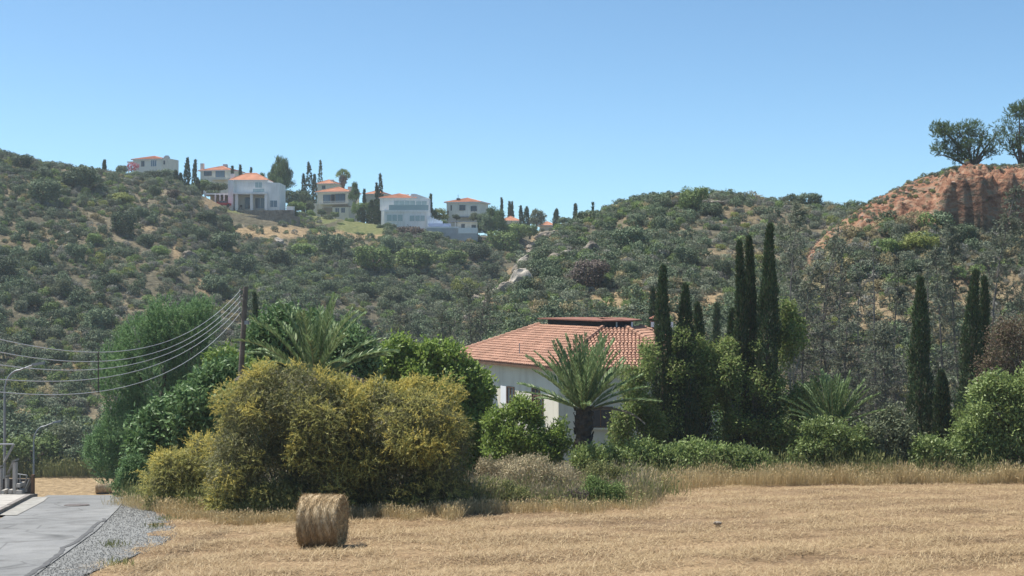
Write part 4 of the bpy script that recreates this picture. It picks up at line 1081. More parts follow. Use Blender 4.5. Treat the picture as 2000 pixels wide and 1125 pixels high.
TT = [(968, 545, 660, 112, 60, .35, 'bare grey tree left of the tiled roof with one straight stem'), (925, 560, 670, 114, 55, .3, 'bare grey tree among thin stems farther left of the roof'),
      (890, 600, 680, 116, 45, .25, 'small bare grey tree at the edge of the ravine'), (1136, 552, 640, 122, 30, .3, 'thin dead stem rising behind the middle of the roof ridge'),
      (1550, 400, 700, 104, 75, .6, 'thin grey pine right behind the tallest cypress'), (1522, 430, 700, 106, 60, .6, 'leaning thin grey pine beside the tallest cypress'),
      (1610, 470, 720, 100, 60, .35, 'bare stem at the left end of the dead thicket'), (1636, 470, 720, 98, 60, .25, 'bare dark stem in the dead thicket below the red bank'),
      (1652, 455, 720, 99, 70, .25, 'taller bare stem in the dead thicket below the red bank'), (1690, 520, 720, 97, 60, .3, 'bare tree with pale curving twigs in the dead thicket'),
      (1712, 475, 770, 93, 50, .3, 'slim leaning bare trunk right of the dead thicket'), (1824, 520, 770, 93, 26, .2, 'slim bare trunk right of the lone tall cypress'), (1845, 490, 770, 96, 70, .45, 'open grey tree behind the small cypress'),
      (1955, 372, 660, 96, 90, .95, 'tall loose grey needled pine near the right frame edge'), (1888, 440, 700, 99, 60, .7, 'thin grey pine behind the double cypress'), (1990, 430, 700, 98, 70, .8, 'thin grey pine at the right frame edge'),
      (1760, 520, 780, 96, 60, .5, 'bushy thin grey tree left of the lone tall cypress'), (1580, 520, 760, 98, 70, .6, 'thin leafy grey tree right of the climber'), (1670, 600, 800, 88, 70, .4, 'low bare twiggy tree above the trunkless palm'), (1735, 640, 820, 86, 80, .5, 'twiggy grey tree behind the grey green dome bush'),
      (790, 600, 700, 120, 60, .6, 'thin grey tree in the ravine right of the feather palm'), (850, 610, 700, 118, 60, .5, 'thin grey tree between the ravine and the roof')]
for i, (u, vt, vb, d, sp, lf, lab) in enumerate(TT): thin_tree(lab, u, vt, vb, d, sp, 400 + i, min(1, lf + .08), n=90 if sp > 50 else 45)

# ------------------------------------------------------------------ pines on the red cliff
def cliff_pine(label, u, vb, d, lst, seed, n=900):
    r = np.random.default_rng(seed)
    x = X(u, d); z = H(x, d)
    lumps = plump(d, lst)
    t = thing('pine_tree', label, 'pine', (x, d, z))
    tb = MB(); limbs(tb, (x, d, z - .4), lumps, 0.22, r, 5, fork=.3); shifted(tb, (x, d, z)).build('trunk', M_BARK, t, smooth=True)
    S_ = crown_points(lumps, 90, r, 0.35)[0]; pads = np.concatenate([S_, r.uniform(.55, 1.05, (len(S_), 1)) * np.array([1, 1, .55])], 1)
    P, Nn = crown_points(pads, n, r, 0.4)
    fb = MB(); shoots(fb, P, unit(Nn * .6 + [0, 0, .6]), 18, 0.42, 0.24, 0.05, r, -.05, 0, .8, .5, ang=.7)
    shifted(fb, (x, d, z)).build('crown', LM['pine'], t)
cliff_pine('wide spreading pine on the lip of the red cliff', 1902, 328, 164.5, [(1880, 258, 36, 17), (1915, 255, 34, 22), (1850, 256, 20, 12), (1836, 250, 14, 6), (1862, 292, 34, 13), (1900, 290, 40, 18), (1935, 285, 26, 22), (1945, 262, 16, 18), (1842, 300, 16, 7), (1885, 310, 30, 10)], 500, 2000)
cliff_pine('taller dark pine on the red cliff cut by the right frame edge', 1998, 322, 165, [(1990, 225, 24, 22), (2015, 240, 40, 40), (1982, 262, 22, 24), (2000, 290, 32, 20), (2040, 280, 40, 30), (1975, 292, 14, 12), (2010, 208, 20, 14)], 501, 2000)

# ------------------------------------------------------------------ weeds and grasses along the field edge
def grass_mass(name, label, n, region, hgt, kind, seed, tri=True, w=0.014, kind_='stuff', cat='grass'):
    r = np.random.default_rng(seed)
    x, y = region(r, n); n = len(x)
    a = r.uniform(0, 6.28, n); tilt = np.abs(r.normal(0, .32, n))
    D = np.stack([np.cos(a) * np.sin(tilt), np.sin(a) * np.sin(tilt), np.cos(tilt)], -1)
    hh = hgt * r.uniform(.45, 1.15, n)
    hh = hh * (0.25 + 1.0 * vnoise(x * .7, y * .7, 4) + .5 * vnoise(x * 2.3, y * 2.3, 6))
    P = np.stack([x, y, (near_h(x, y) if y.max() < 75 else height(x, y)) - .03], -1)
    mb = MB(); mb.add(*leaves(P, D, hh, np.full(n, w), r, False))
    # seed heads
    k = r.random(n) < .5
    mb.add(*leaves(P[k] + D[k] * hh[k][:, None] * .9, D[k] + r.normal(0, .4, (k.sum(), 3)), hh[k] * .22, np.full(k.sum(), w * 2.2), r, False))
    return tag(mb.build(name, LM[kind]), label, cat, kind='stuff')
def band(u0, u1, dn, df_, pw=1.0):
    def f(r, n):
        u = r.uniform(u0, u1, n) + r.normal(0, 22, n); jit = fbm(u / 40.0, u * 0, 3, 90) * 3
        q = r.random(n) ** pw
        y = np.interp(u, *dn) + jit + (np.interp(u, *df_) - np.interp(u, *dn)) * q
        return (u - 1000) / F * y, y
    return f
EDGE_N = ([240, 330, 420, 560, 640, 760, 900, 960, 1060, 1240, 1290, 1400, 1600, 1800, 2000, 2200], [47, 43.5, 40.5, 40.8, 40.5, 41.6, 42.0, 43.5, 43.5, 46.0, 53, 57.5, 59, 59.5, 60, 60])
EDGE_F = ([240, 600, 900, 1000, 1240, 1300, 1600, 2000, 2200], [52, 45, 46, 56, 60, 61.5, 61.8, 62, 62])
grass_mass('dry_grass', 'tall dry golden grass along the far edge of the mown field', 34000, band(1230, 2150, EDGE_N, EDGE_F), 0.62, 'dryg', 601)
grass_mass('dry_grass', 'dry grass fringe along the foot of the wattles and the gravel', 26000, band(250, 1250, ([240, 330, 420, 560, 900, 1240], [46, 42.5, 39.8, 40, 41.2, 44.5]), ([240, 330, 420, 560, 900, 1240], [49, 45, 42.0, 41.6, 43.4, 48.5])), 0.36, 'dryg', 602)
grass_mass('pale_weeds', 'pale seeding weeds between the wattles and the house', 24000, band(900, 1260, ([900, 1000, 1240], [43.0, 44.5, 47]), ([900, 1000, 1240], [52, 58, 59])), 0.72, 'dryweed', 603, w=.013, cat='weeds')
grass_mass('green_weeds', 'green weeds growing under and around the wattles', 22000, band(270, 1300, ([240, 420, 560, 900, 1240, 1300], [47.5, 42, 42.0, 43, 45, 50]), ([240, 420, 560, 900, 1240, 1300], [51, 46, 44.5, 47, 57, 60])), 0.6, 'greenweed', 604, w=.022, cat='weeds')
grass_mass('valley_grass', 'yellow green grass bank behind the stubble strip in the valley', 9000, lambda r, n: (lambda u, y: ((u - 1000) / F * y, y))(r.uniform(-40, 340, n), r.uniform(146, 151, n)), 1.5, 'greenweed', 605, w=.07)
grass_mass('edge_weeds', 'thin green and dry weeds standing before the bushes on the far field edge', 9000, band(1240, 2150, ([1240, 1290, 1400, 2200], [52, 58, 60, 61]), ([1240, 1290, 1400, 2200], [60, 61.5, 63, 63])), 0.95, 'greenweed', 606, w=.02, cat='weeds')
WB = [('weed_bush', 'low green weed bush at the foot of the tall wattle left of the hay bale', [(530, 975, 42, 30), (500, 985, 26, 22)], 41.8, 'greenweed', 0.08),
      ('weed_bush', 'yellowish green weed bush beside the gravel', [(345, 985, 40, 22), (310, 985, 24, 16)], 44.5, 'greenweed', 0.07),
      ('weed_bush', 'dark green low bush at the edge of the pale weeds', [(1185, 968, 34, 24), (1160, 955, 22, 20), (1205, 975, 20, 18)], 46.0, 'mid', 0.075),
      ('dead_shrub', 'grey leafless dead shrub at the field edge', [(1122, 982, 26, 18), (1105, 986, 18, 12)], 45.2, 'purple', 0.06),
      ('weed_bush', 'olive weed bush in the pale weeds near the wattle', [(960, 960, 40, 28), (1000, 970, 30, 22)], 45.5, 'greenweed', 0.075),
      ('weed_bush', 'greyish feathery weed bush in the middle of the pale weeds', [(1040, 925, 60, 28), (1090, 935, 40, 24)], 51, 'dryweed', 0.08),
      ('weed_bush', 'pinkish seeding weed bush before the bright green bush', [(1010, 912, 46, 20), (965, 918, 30, 18)], 55, 'dryweed', 0.08),
      ('weed_bush', 'yellowish weed bush right of the pale weeds', [(1225, 940, 30, 22), (1180, 930, 40, 20)], 52, 'greenweed', 0.08)]
for i, (nm, lab, lst, d, k, L) in enumerate(WB):
    near_tree(nm, lab, 'weed bush', d, lst, LM[k], filler(300 * len(lst), 6, 0.07, L * 1.25, L * .48, .45, .6, .5), None, 0.012, M_TWIG, 620 + i, None, 10)
# weeds on the road edge
rr = np.random.default_rng(640)
for i, (u, v) in enumerate(((222, 1072), (230, 1110), (300, 1035), (325, 1020))):
    d = 3.4 / ((v - 562.5) / F - 0.085); x = X(u, d)
    mb = MB(); P = np.array([[rr.normal(0, .16), rr.normal(0, .12), 0] for _ in range(60)]); D = rr.normal(0, .5, (60, 3)) + [0, 0, 1]
    mb.add(*leaves(P, D, np.full(60, .2), np.full(60, .02), rr)); tag(mb.build('grass_tuft', LM['greenweed'], loc=(x, d, H(x, d) + .05)), ['small weed tuft in the gravel near the tar seam', 'low weed tuft at the gravel edge nearest the camera', 'weed tuft halfway along the gravel edge', 'weed tuft at the far rim of the gravel'][i], 'weed')
# ------------------------------------------------------------------ buildings
def wall_mat(name, col):
    m, nt, out = new_mat(name)
    a = pos_noise(nt, 0.5, 5); s_ = pos_noise(nt, 2.2, 4, stretch=(1, 1, .12)); f = pos_noise(nt, 14, 3)
    c = ramp(nt, a, [(0.3, sc(col, .92)), (0.7, sc(col, 1.04))])
    c = mixc(nt, .5, c, ramp(nt, s_, [(0.36, (0.80, 0.78, 0.74)), (0.52, (1, 1, 1))]), 'MULTIPLY')
    principled(nt, out, c, .9, .15, bump(nt, f, .15, .02))
    return m
M_CREAM = wall_mat('cream_render', (0.70, 0.65, 0.54))
M_WHITE = wall_mat('white_render', (0.80, 0.79, 0.77))
M_IVORY = wall_mat('ivory_render', (0.75, 0.71, 0.61))
M_GREYWALL = plain('grey_block_wall', (0.42, 0.42, 0.42), 0.95, 0.15, 0.9, 0.2)
M_DARK = plain('painted_recess_shade', (0.03, 0.03, 0.032), 0.9, 0.2, 2)  # near-black colour standing in for the shade inside the roof recess
M_WOOD = plain('brown_wood', (0.13, 0.075, 0.045), 0.7, 0.3, 4)
M_FRAMEW = plain('white_frame', (0.75, 0.75, 0.74), 0.5, 0.04, 2)
M_FRAMED = plain('dark_frame', (0.07, 0.06, 0.055), 0.5, 0.2, 2)
M_METAL = plain('galvanised_metal', (0.30, 0.31, 0.32), 0.5, 0.1, 5, metallic=0.6)
M_STONEWALL = plain('rubble_stone', (0.27, 0.235, 0.19), 0.95, 0.35, 1.2, 0.8)
M_REDP = plain('red_paint', (0.45, 0.03, 0.03), 0.35, 0.1, 2)
M_BLUE = plain('pale_blue_panel', (0.36, 0.44, 0.62), 0.6, 0.1, 1)
M_TYRE = plain('black_rubber', (0.03, 0.03, 0.03), 0.9, 0.1, 2)
def glass_mat(name, tint):
    m, nt, out = new_mat(name)
    principled(nt, out, tint, 0.08, 0.6)
    return m
M_GLASS = glass_mat('window_glass', (0.035, 0.045, 0.06)); M_GLASSB = glass_mat('blueish_glass', (0.10, 0.15, 0.20)); M_GLASSG = glass_mat('greenish_glass', (0.30, 0.38, 0.38))
def tile_mat(name, col, var=0.3):
    m, nt, out = new_mat(name)
    n = pos_noise(nt, 0.7, 5); g = nt.nodes.new('ShaderNodeNewGeometry')
    c = ramp(nt, g.outputs['Random Per Island'], [(0, sc(col, 1 - var)), (0.5, col), (1, sc(col, 1 + var * .8))])
    c = mixc(nt, 0.7, c, ramp(nt, n, [(0.3, (0.72, 0.70, 0.68)), (0.65, (1.1, 1.1, 1.1))]), 'MULTIPLY')
    principled(nt, out, c, 0.85, 0.25)
    return m
M_TILE = tile_mat('terracotta_tiles', (0.42, 0.245, 0.172), 0.2)
M_RIDGE = plain('dark_ridge_tiles', (0.22, 0.10, 0.07), .9, .25, 2)
M_TILEO = tile_mat('orange_roof_tiles', (0.55, 0.27, 0.17), 0.15)
M_TILED = plain('dark_roof_lining', (0.16, 0.07, 0.05), 0.9, 0.25, 3)  # terracotta darker than the tiles, for the roof deck and cap edge

class Part(MB):
    pass
def face_frame(face, w_at):
    """face: 'front' (towards -y) or 'left' (towards -x); returns a function (a, z, out) -> point"""
    if face == 'front': return lambda a, z, o: (a, w_at - o, z)
    if face == 'left': return lambda a, z, o: (w_at - o, a, z)
    return lambda a, z, o: (w_at + o, a, z)
def fbox(mb, fr, a0, a1, z0, z1, o0, o1, mi=0):
    p = [fr(a0, z0, o0), fr(a1, z0, o0), fr(a1, z0, o1), fr(a0, z0, o1), fr(a0, z1, o0), fr(a1, z1, o0), fr(a1, z1, o1), fr(a0, z1, o1)]
    mb.add(p, [[0,3,2,1],[4,5,6,7],[0,1,5,4],[1,2,6,5],[2,3,7,6],[3,0,4,7]], mi)
def window(root, a, z, w, h, at, face='front', frame=M_FRAMED, glass=M_GLASS, mull=1, t=0.07, name='window', shutter=None):
    fr = face_frame(face, at)
    mb = MB()
    a0, a1, z0, z1 = a - w / 2, a + w / 2, z, z + h
    fbox(mb, fr, a0, a1, z0, z0 + t, -.02, .09); fbox(mb, fr, a0, a1, z1 - t, z1, -.02, .09)
    fbox(mb, fr, a0, a0 + t, z0 + t, z1 - t, -.02, .088); fbox(mb, fr, a1 - t, a1, z0 + t, z1 - t, -.02, .088)
    for k in range(mull):
        c = a0 + w * (k + 1) / (mull + 1); fbox(mb, fr, c - t / 2, c + t / 2, z0 + t, z1 - t, -.02, .07)
    o = mb.build(name, frame, root)
    pb = MB(); fbox(pb, fr, a0 + t * .5, a1 - t * .5, z0 + t * .5, z1 - t * .5, -.015, .04); pb.build('pane', glass, o)
    if shutter is not None:
        sb = MB()
        for q in (a0 - w * .28, a1 + .02): fbox(sb, fr, q, q + w * .26, z0, z1, .0, .06)
        sb.build('shutter', shutter, o)
    return o
def wall_box(root, x0, x1, y0, y1, z0, z1, mat, name='wall'):
    return MB().box(x0, x1, y0, y1, z0, z1).build(name, mat, root)
def hip_roof(root, x0, x1, y0, y1, z, rise, mat, over=0.5, name='roof', thick=0.16):
    x0 -= over; x1 += over; y0 -= over; y1 += over
    w, d = x1 - x0, y1 - y0
    if w >= d: r0, r1 = (x0 + d / 2, (y0 + y1) / 2), (x1 - d / 2, (y0 + y1) / 2)
    else: r0, r1 = ((x0 + x1) / 2, y0 + w / 2), ((x0 + x1) / 2, y1 - w / 2)
    E = [(x0, y0, z + thick), (x1, y0, z + thick), (x1, y1, z + thick), (x0, y1, z + thick)]
    B = [(a, b, z) for a, b, _ in E]
    R = [(*r0, z + rise), (*r1, z + rise)]
    mb = MB()
    mb.add(B + E, [[3, 2, 1, 0], [0, 1, 5, 4], [1, 2, 6, 5], [2, 3, 7, 6], [3, 0, 4, 7]], 1)
    V = E + R
    if w >= d: quads, tris = [[0, 1, 5, 4], [2, 3, 4, 5]], [[1, 2, 5], [3, 0, 4]]
    else: quads, tris = [[1, 2, 5, 4], [3, 0, 4, 5]], [[0, 1, 4], [2, 3, 5]]
    mb.add(V, quads, 0); mb.add(V, tris, 0)
    o = mb.build(name, [mat, M_FRAMEW], root)
    # courses of tiles as shallow steps, and the hips
    def course(a, b, c, d2):
        a, b, c, d2 = map(np.array, (a, b, c, d2))
        nrm = np.cross(b - a, d2 - a); nn = np.linalg.norm(nrm)
        nrm = nrm / nn
        if nrm[2] < 0: nrm = -nrm
        k = max(3, int(np.linalg.norm((d2 + c) / 2 - (a + b) / 2) / 0.55)); tb = MB()
        for i in range(k):
            s0, s1 = i / k, (i + 1) / k
            p0, p1 = a + (d2 - a) * s0, b + (c - b) * s0; p2, p3 = b + (c - b) * s1, a + (d2 - a) * s1
            tb.add([p0 + nrm * .09, p1 + nrm * .09, p2 + nrm * .015, p3 + nrm * .015, p0, p1], [[0, 1, 2, 3], [4, 5, 1, 0]])
        return tb
    tb = MB()
    planes = [(E[0], E[1], R[1], R[0]), (E[2], E[3], R[0], R[1]), (E[1], E[2], R[1], R[1]), (E[3], E[0], R[0], R[0])] if w >= d else \
             [(E[1], E[2], R[1], R[0]), (E[3], E[0], R[0], R[1]), (E[0], E[1], R[0], R[0]), (E[2], E[3], R[1], R[1])]
    for pl in planes:
        c_ = course(*pl); 
        for v_, (f_, m_) in zip(c_.v, c_.f): pass
        off = 0
        for v_, (f_, m_) in zip(c_.v, c_.f):
            tb.add(v_, f_ - f_.min() if False else f_ - off, 0) if False else None
            off += 0
        V_ = np.concatenate(c_.v)
        for f_, m_ in c_.f: tb.f.append((f_ + tb.n, 0))
        tb.v.append(V_); tb.n += len(V_)
    for e_, r_ in ((0, 0), (1, 1), (2, 1), (3, 0)) if w >= d else ((0, 0), (1, 0), (2, 1), (3, 1)):
        tb.tube([np.array(E[e_]) + [0, 0, .05], np.array(R[r_]) + [0, 0, .08]], 0.11, 5)
    tb.tube([np.array(R[0]) + [0, 0, .08], np.array(R[1]) + [.01, .01, .08]], 0.12, 5)
    q = tb.build('roof_tiles', mat, o); q['kind'] = 'stuff'
    return o
def chimney(parent, x, y, z0, z1, w=0.7, mat=M_CREAM):
    mb = MB(); mb.box(x - w / 2, x + w / 2, y - w / 2, y + w / 2, z0, z1); c = mb.build('chimney', mat, parent)
    return c
def villa(name, label, u, vb, d, rz=0.0, cat='house'):
    t = thing(name, label, cat, (X(u, d), d, Z(vb, d)), rz)
    return t

# the cream house beyond the date palm: many sided plan, tiled roof cut off by a flat top
def main_house():
    P = np.array([(-4.9, 98.5), (2.55, 85.2), (11.0, 84.6), (14.3, 92.0), (13.2, 103.0), (3.0, 107.0)])
    EZ = Z(722, 85.2)
    G = -12.4
    O = P.mean(0); t = thing('tiled_house', 'cream house with a broad terracotta tiled roof behind the date palm', 'house', (O[0], O[1], G))
    P = P - O; ez = EZ - G
    n = len(P)
    def inset(Q, w):
        out = []
        for i in range(n):
            p0, p1, p2 = Q[i - 1], Q[i], Q[(i + 1) % n]
            e1 = unit(p1 - p0); e2 = unit(p2 - p1)
            n1 = np.array([-e1[1], e1[0]]); n2 = np.array([-e2[1], e2[0]])
            A = np.array([n1, n2]); b = np.array([n1 @ p1 + w, n2 @ p1 + w])
            out.append(np.linalg.solve(A, b))
        return np.array(out)
    W = inset(P, 0.55)                                     # wall line inside the eaves
    mb = MB()
    for i in range(n):
        a, b = W[i], W[(i + 1) % n]
        mb.add([(*a, -2), (*b, -2), (*b, ez), (*a, ez)], [[0, 1, 2, 3]])
    mb.build('wall', M_CREAM, t)
    RUN, RISE = 5.6, 2.42
    I = inset(P, RUN)
    mb = MB()
    for i in range(n):
        j = (i + 1) % n
        mb.add([(*P[i], ez + .1), (*P[j], ez + .1), (*I[j], ez + RISE), (*I[i], ez + RISE)], [[0, 1, 2, 3]], 0)
        mb.add([(*P[i], ez - .08), (*P[j], ez - .08), (*P[j], ez + .1), (*P[i], ez + .1)], [[0, 1, 2, 3]], 1)
        mb.add([(*P[i], ez - .08), (*P[j], ez - .08), (*W[j], ez - .08), (*W[i], ez - .08)], [[3, 2, 1, 0]], 2)
    mb.add([(*p, ez + RISE) for p in I], [list(range(n))], 3)
    roof = mb.build('roof', [M_TILED, M_WOOD, M_CREAM, M_GREYWALL], t)
    # tiles: half round, each one modelled, course by course
    tb = MB(); rg = np.random.default_rng(9)
    th = np.linspace(0, math.pi, 5)
    for i in range(n):
        if i in (3, 4): continue
        j = (i + 1) % n
        a, b = np.array([*P[i], ez + .1]), np.array([*P[j], ez + .1]); c, dd = np.array([*I[j], ez + RISE]), np.array([*I[i], ez + RISE])
        e = unit(b - a); nrm = np.cross(e, unit(dd - a)); nrm = unit(nrm); nrm = nrm if nrm[2] > 0 else -nrm
        s = np.cross(nrm, e); S = (dd - a) @ s
        rows = int(round(S / 0.36)); tw = 0.235
        x0a, x1a = (dd - a) @ e / S, (((c - b) @ e) / S)
        wid = np.linalg.norm(b - a)
        for r_ in range(rows):
            lo, hi = r_ * S / rows, (r_ + 1) * S / rows + 0.05
            l, rt = x0a * (lo + .1), wid + x1a * (lo + .1)
            m = int((rt - l) / tw)
            cx = l + (np.arange(m) + .5) * (rt - l) / m
            lift = 0.055 + rg.normal(0, .006, m)
            rad = tw * .46
            prof = np.stack([-np.cos(th) * rad, np.sin(th) * .085], -1)
            for k0, yy, up in ((0, lo, 1), (1, hi, 0)):
                pass
            A = a + e * (cx[:, None, None] + prof[None, :, 0, None]) + s * lo + nrm * (prof[None, :, 1, None] + lift[:, None, None])
            B = a + e * (cx[:, None, None] + prof[None, :, 0, None] * .85) + s * hi + nrm * (prof[None, :, 1, None] * .9)
            V = np.concatenate([A, B], 1)
            f = np.array([[q, q + 1, q + 6, q + 5] for q in range(4)])
            ff = (f[None] + (np.arange(m) * 10)[:, None, None]).reshape(-1, 4)
            base = len(V.reshape(-1, 3)); tb.add(V.reshape(-1, 3), ff, 0)
            caps = np.array([[0, 1, 2, 3, 4]]); tb.add(A.reshape(-1, 3), (caps[None] + (np.arange(m) * 5)[:, None, None]).reshape(-1, 5), 0)
    q = tb.build('roof_tiles', M_TILE, roof); q['kind'] = 'stuff'
    # ridge tiles along each visible hip
    for i in range(n):
        if i in (4,): continue
        a = np.array([*P[i], ez + .16]); b = np.array([*I[i], ez + RISE + .06]); L = np.linalg.norm(b - a); k = int(L / .42)
        rb = MB()
        for m in range(k):
            p, q2 = a + (b - a) * m / k, a + (b - a) * (m + 1.12) / k
            rb.tube([p + [0, 0, .05], q2 + [0, 0, .015]], [0.15, 0.125], 7)
        rb = rb.build('hip_tiles', M_TILE, roof); rb['kind'] = 'stuff'
    # cut-off top: recess shade painted as a near-black face, pale blocks, a tiled lip over it
    I2 = inset(P, RUN + .45); mb = MB()
    for i in range(n):
        j = (i + 1) % n; mb.add([(*I2[i], ez + RISE - .2), (*I2[j], ez + RISE - .2), (*I2[j], ez + RISE + .43), (*I2[i], ez + RISE + .43)], [[0, 1, 2, 3]])
    mb.build('roof_recess_shade', M_DARK, t)
    I3 = inset(P, RUN - .15); mb = MB()
    mb.add([(*p, ez + RISE + .42) for p in I3] + [(*p, ez + RISE + .50) for p in I3], [[i, (i + 1) % n, n + (i + 1) % n, n + i] for i in range(n)], 1)
    mb.add([(*p, ez + RISE + .42) for p in I3], [list(range(n))[::-1]], 1)
    I4 = inset(P, RUN + 2.2) if True else I3
    mb.add([(*p, ez + RISE + .50) for p in I3] + [(*p, ez + RISE + .53) for p in I4], [[i, (i + 1) % n, n + (i + 1) % n, n + i] for i in range(n)], 0)
    mb.add([(*p, ez + RISE + .53) for p in I4], [list(range(n))], 0)
    mb.build('roof_cap', [M_RIDGE, M_TILED], t)
    a, b = I2[1], I2[2]; e = unit(b - a); nn = np.array([e[1], -e[0]])
    for s0, s1 in ((2.9, 3.9), (4.05, 4.35), (1.6, 1.72), (.6, .7)):
        c0, c1 = a + e * s0 + nn * .06, a + e * s1 + nn * .06; c2, c3 = c1 - nn * .1, c0 - nn * .1
        MB().add([(*c0, ez + RISE + .05), (*c1, ez + RISE + .05), (*c2, ez + RISE + .05), (*c3, ez + RISE + .05), (*c0, ez + RISE + .38), (*c1, ez + RISE + .38), (*c2, ez + RISE + .38), (*c3, ez + RISE + .38)],
                 [[0,3,2,1],[4,5,6,7],[0,1,5,4],[1,2,6,5],[2,3,7,6],[3,0,4,7]]).build('roof_light_panel', M_FRAMEW, t)
    # gutter edge pieces and windows set in the two visible walls
    def on_wall(i, s, z, w, h, name, deep=0.28, frame=M_WOOD, shade=None):
        a, b = W[i], W[(i + 1) % n]; e = unit(b - a); o = np.array([e[1], -e[0]])
        def B(mb, s0, s1, z0, z1, o0, o1, mi=0):
            c = [a + e * s0 + o * o0, a + e * s1 + o * o0, a + e * s1 + o * o1, a + e * s0 + o * o1]
            mb.add([(*p, z0) for p in c] + [(*p, z1) for p in c], [[0,3,2,1],[4,5,6,7],[0,1,5,4],[1,2,6,5],[2,3,7,6],[3,0,4,7]], mi)
        fb = MB(); tt = .07
        B(fb, s - w/2, s + w/2, z, z + tt, -.02, .07); B(fb, s - w/2, s + w/2, z + h - tt, z + h, -.02, .07); B(fb, s - w/2, s - w/2 + tt, z + tt, z + h - tt, -.02, .068); B(fb, s + w/2 - tt, s + w/2, z + tt, z + h - tt, -.02, .068); B(fb, s - tt/2, s + tt/2, z + tt, z + h - tt, -.02, .06)
        f = fb.build(name, frame, t)
        pb = MB(); B(pb, s - w/2 + .03, s + w/2 - .03, z + .03, z + h - .03, -.015, .025); pb.build('pane', M_GLASS, f)
        if name != 'shutter':
            sb = MB(); B(sb, s - w/2 - .1, s + w/2 + .1, z - .12, z - .01, -.02, .16); sb.build('sill', M_CREAM, f)
        return B
    zw = ez - 2.55
    on_wall(0, 12.4 - 1.05 - 8.15 + 8.6, zw, 1.0, 1.2, 'window')
    on_wall(0, 8.5, zw - .1, 0.95, 1.2, 'window')
    on_wall(0, 4.7, ez - 3.4, 2.6, 1.7, 'window')
    on_wall(0, 12.1, ez - 3.2, 1.2, 1.4, 'window')
    on_wall(1, 2.6, ez - 3.6, 1.5, 1.3, 'window')
    on_wall(1, 8.0, ez - 3.4, 1.6, 1.3, 'window')
    # white shutter beside the small window
    a, b = W[0], W[1]; e = unit(b - a); o = np.array([e[1], -e[0]])
    c = [a + e * 7.2 + o * .02, a + e * 7.95 + o * .02, a + e * 7.95 + o * .07, a + e * 7.2 + o * .07]
    MB().add([(*p, zw - .1) for p in c] + [(*p, zw + 1.1) for p in c], [[0,3,2,1],[4,5,6,7],[0,1,5,4],[1,2,6,5],[2,3,7,6],[3,0,4,7]]).build('shutter', M_FRAMEW, t)
    # porch roof over the big window, pipes on the roof
    c = [a + e * 3.2 + o * .02, a + e * 6.3 + o * .02, a + e * 6.3 + o * .7, a + e * 3.2 + o * .7]
    MB().add([(*p, ez - 1.62) for p in c] + [(*p, ez - 1.5) for p in c], [[0,3,2,1],[4,5,6,7],[0,1,5,4],[1,2,6,5],[2,3,7,6],[3,0,4,7]]).build('awning', M_WOOD, t)
    for (i, fa, fu) in ((0, .58, .22), (1, .36, .2)):
        p = P[i] + (P[(i + 1) % n] - P[i]) * fa; q2 = I[i] + (I[(i + 1) % n] - I[i]) * fa; b2_ = p + (q2 - p) * fu
        MB().tube([(*b2_, ez + RISE * fu), (*b2_, ez + RISE * fu + .85)], .035, 6).build('vent_pipe', M_METAL, t)
    cx, cy = X(1278, 95) - O[0], 95 - O[1]
    ch = MB().box(cx - .2, cx + .2, cy - .2, cy + .2, ez + .6, ez + RISE - .42 + .7).box(cx - .27, cx + .27, cy - .27, cy + .27, ez + RISE - .42 + .7, ez + RISE - .42 + .77)
    for sx in (-.22, .15):
        for sy in (-.22, .15): ch.box(cx + sx, cx + sx + .07, cy + sy, cy + sy + .07, ez + RISE - .42 + .77, ez + RISE - .42 + .95)
    chim = ch.build('chimney', M_RIDGE, t)
    MB().add([(cx - .36, cy - .36, ez + RISE - .42 + .95), (cx + .36, cy - .36, ez + RISE - .42 + .95), (cx + .36, cy + .36, ez + RISE - .42 + .95), (cx - .36, cy + .36, ez + RISE - .42 + .95), (cx, cy, ez + RISE - .42 + 1.15)], [[0, 1, 4], [1, 2, 4], [2, 3, 4], [3, 0, 4]]).build('chimney_cap', M_RIDGE, chim)
    return t
main_house()

# ---- the villas on the ridge (pixel sizes turned into metres at each house's distance)
def mk(u0, d, vb):
    s = d / F
    fx = lambda u: (u - u0) * s
    fz = lambda v: (vb - v) * s
    return s, fx, fz
# leftmost house
d = 430; s, fx, fz = mk(290, d, 332); t = villa('villa', 'low cream villa at the left end of the ridge, half hidden by a hedge', 290, 332, d, math.radians(-13))
wall_box(t, fx(257), fx(318), 0, 9, -2, fz(312), M_IVORY)
wall_box(t, fx(318.2), fx(332), -.4, 7, -2, fz(310), M_CREAM, 'stair_tower')
r_ = hip_roof(t, fx(257), fx(318), 0, 9, fz(312), 1.45, M_TILEO)
MB().box(fx(316), fx(326), 2, 3, fz(310) + .02, fz(305)).box(fx(318), fx(324), 2.2, 2.9, fz(305), fz(303)).build('water_tank', M_METAL, t)
window(t, fx(278), fz(325), 1.1, 1.7, 0, mull=1); window(t, fx(301), fz(325.5), 2.0, 2.0, 0, frame=M_FRAMEW, glass=M_GLASSB, mull=2); window(t, fx(325), fz(322), .5, 1.2, -.4, mull=0)
pb = MB()
for u in (243, 250): pb.box(fx(u) - .1, fx(u) + .1, 1, 1.2, -2, fz(316))
pb.box(fx(241), fx(256.8), .8, 4, fz(316), fz(314)); pb.build('pergola', M_IVORY, t)
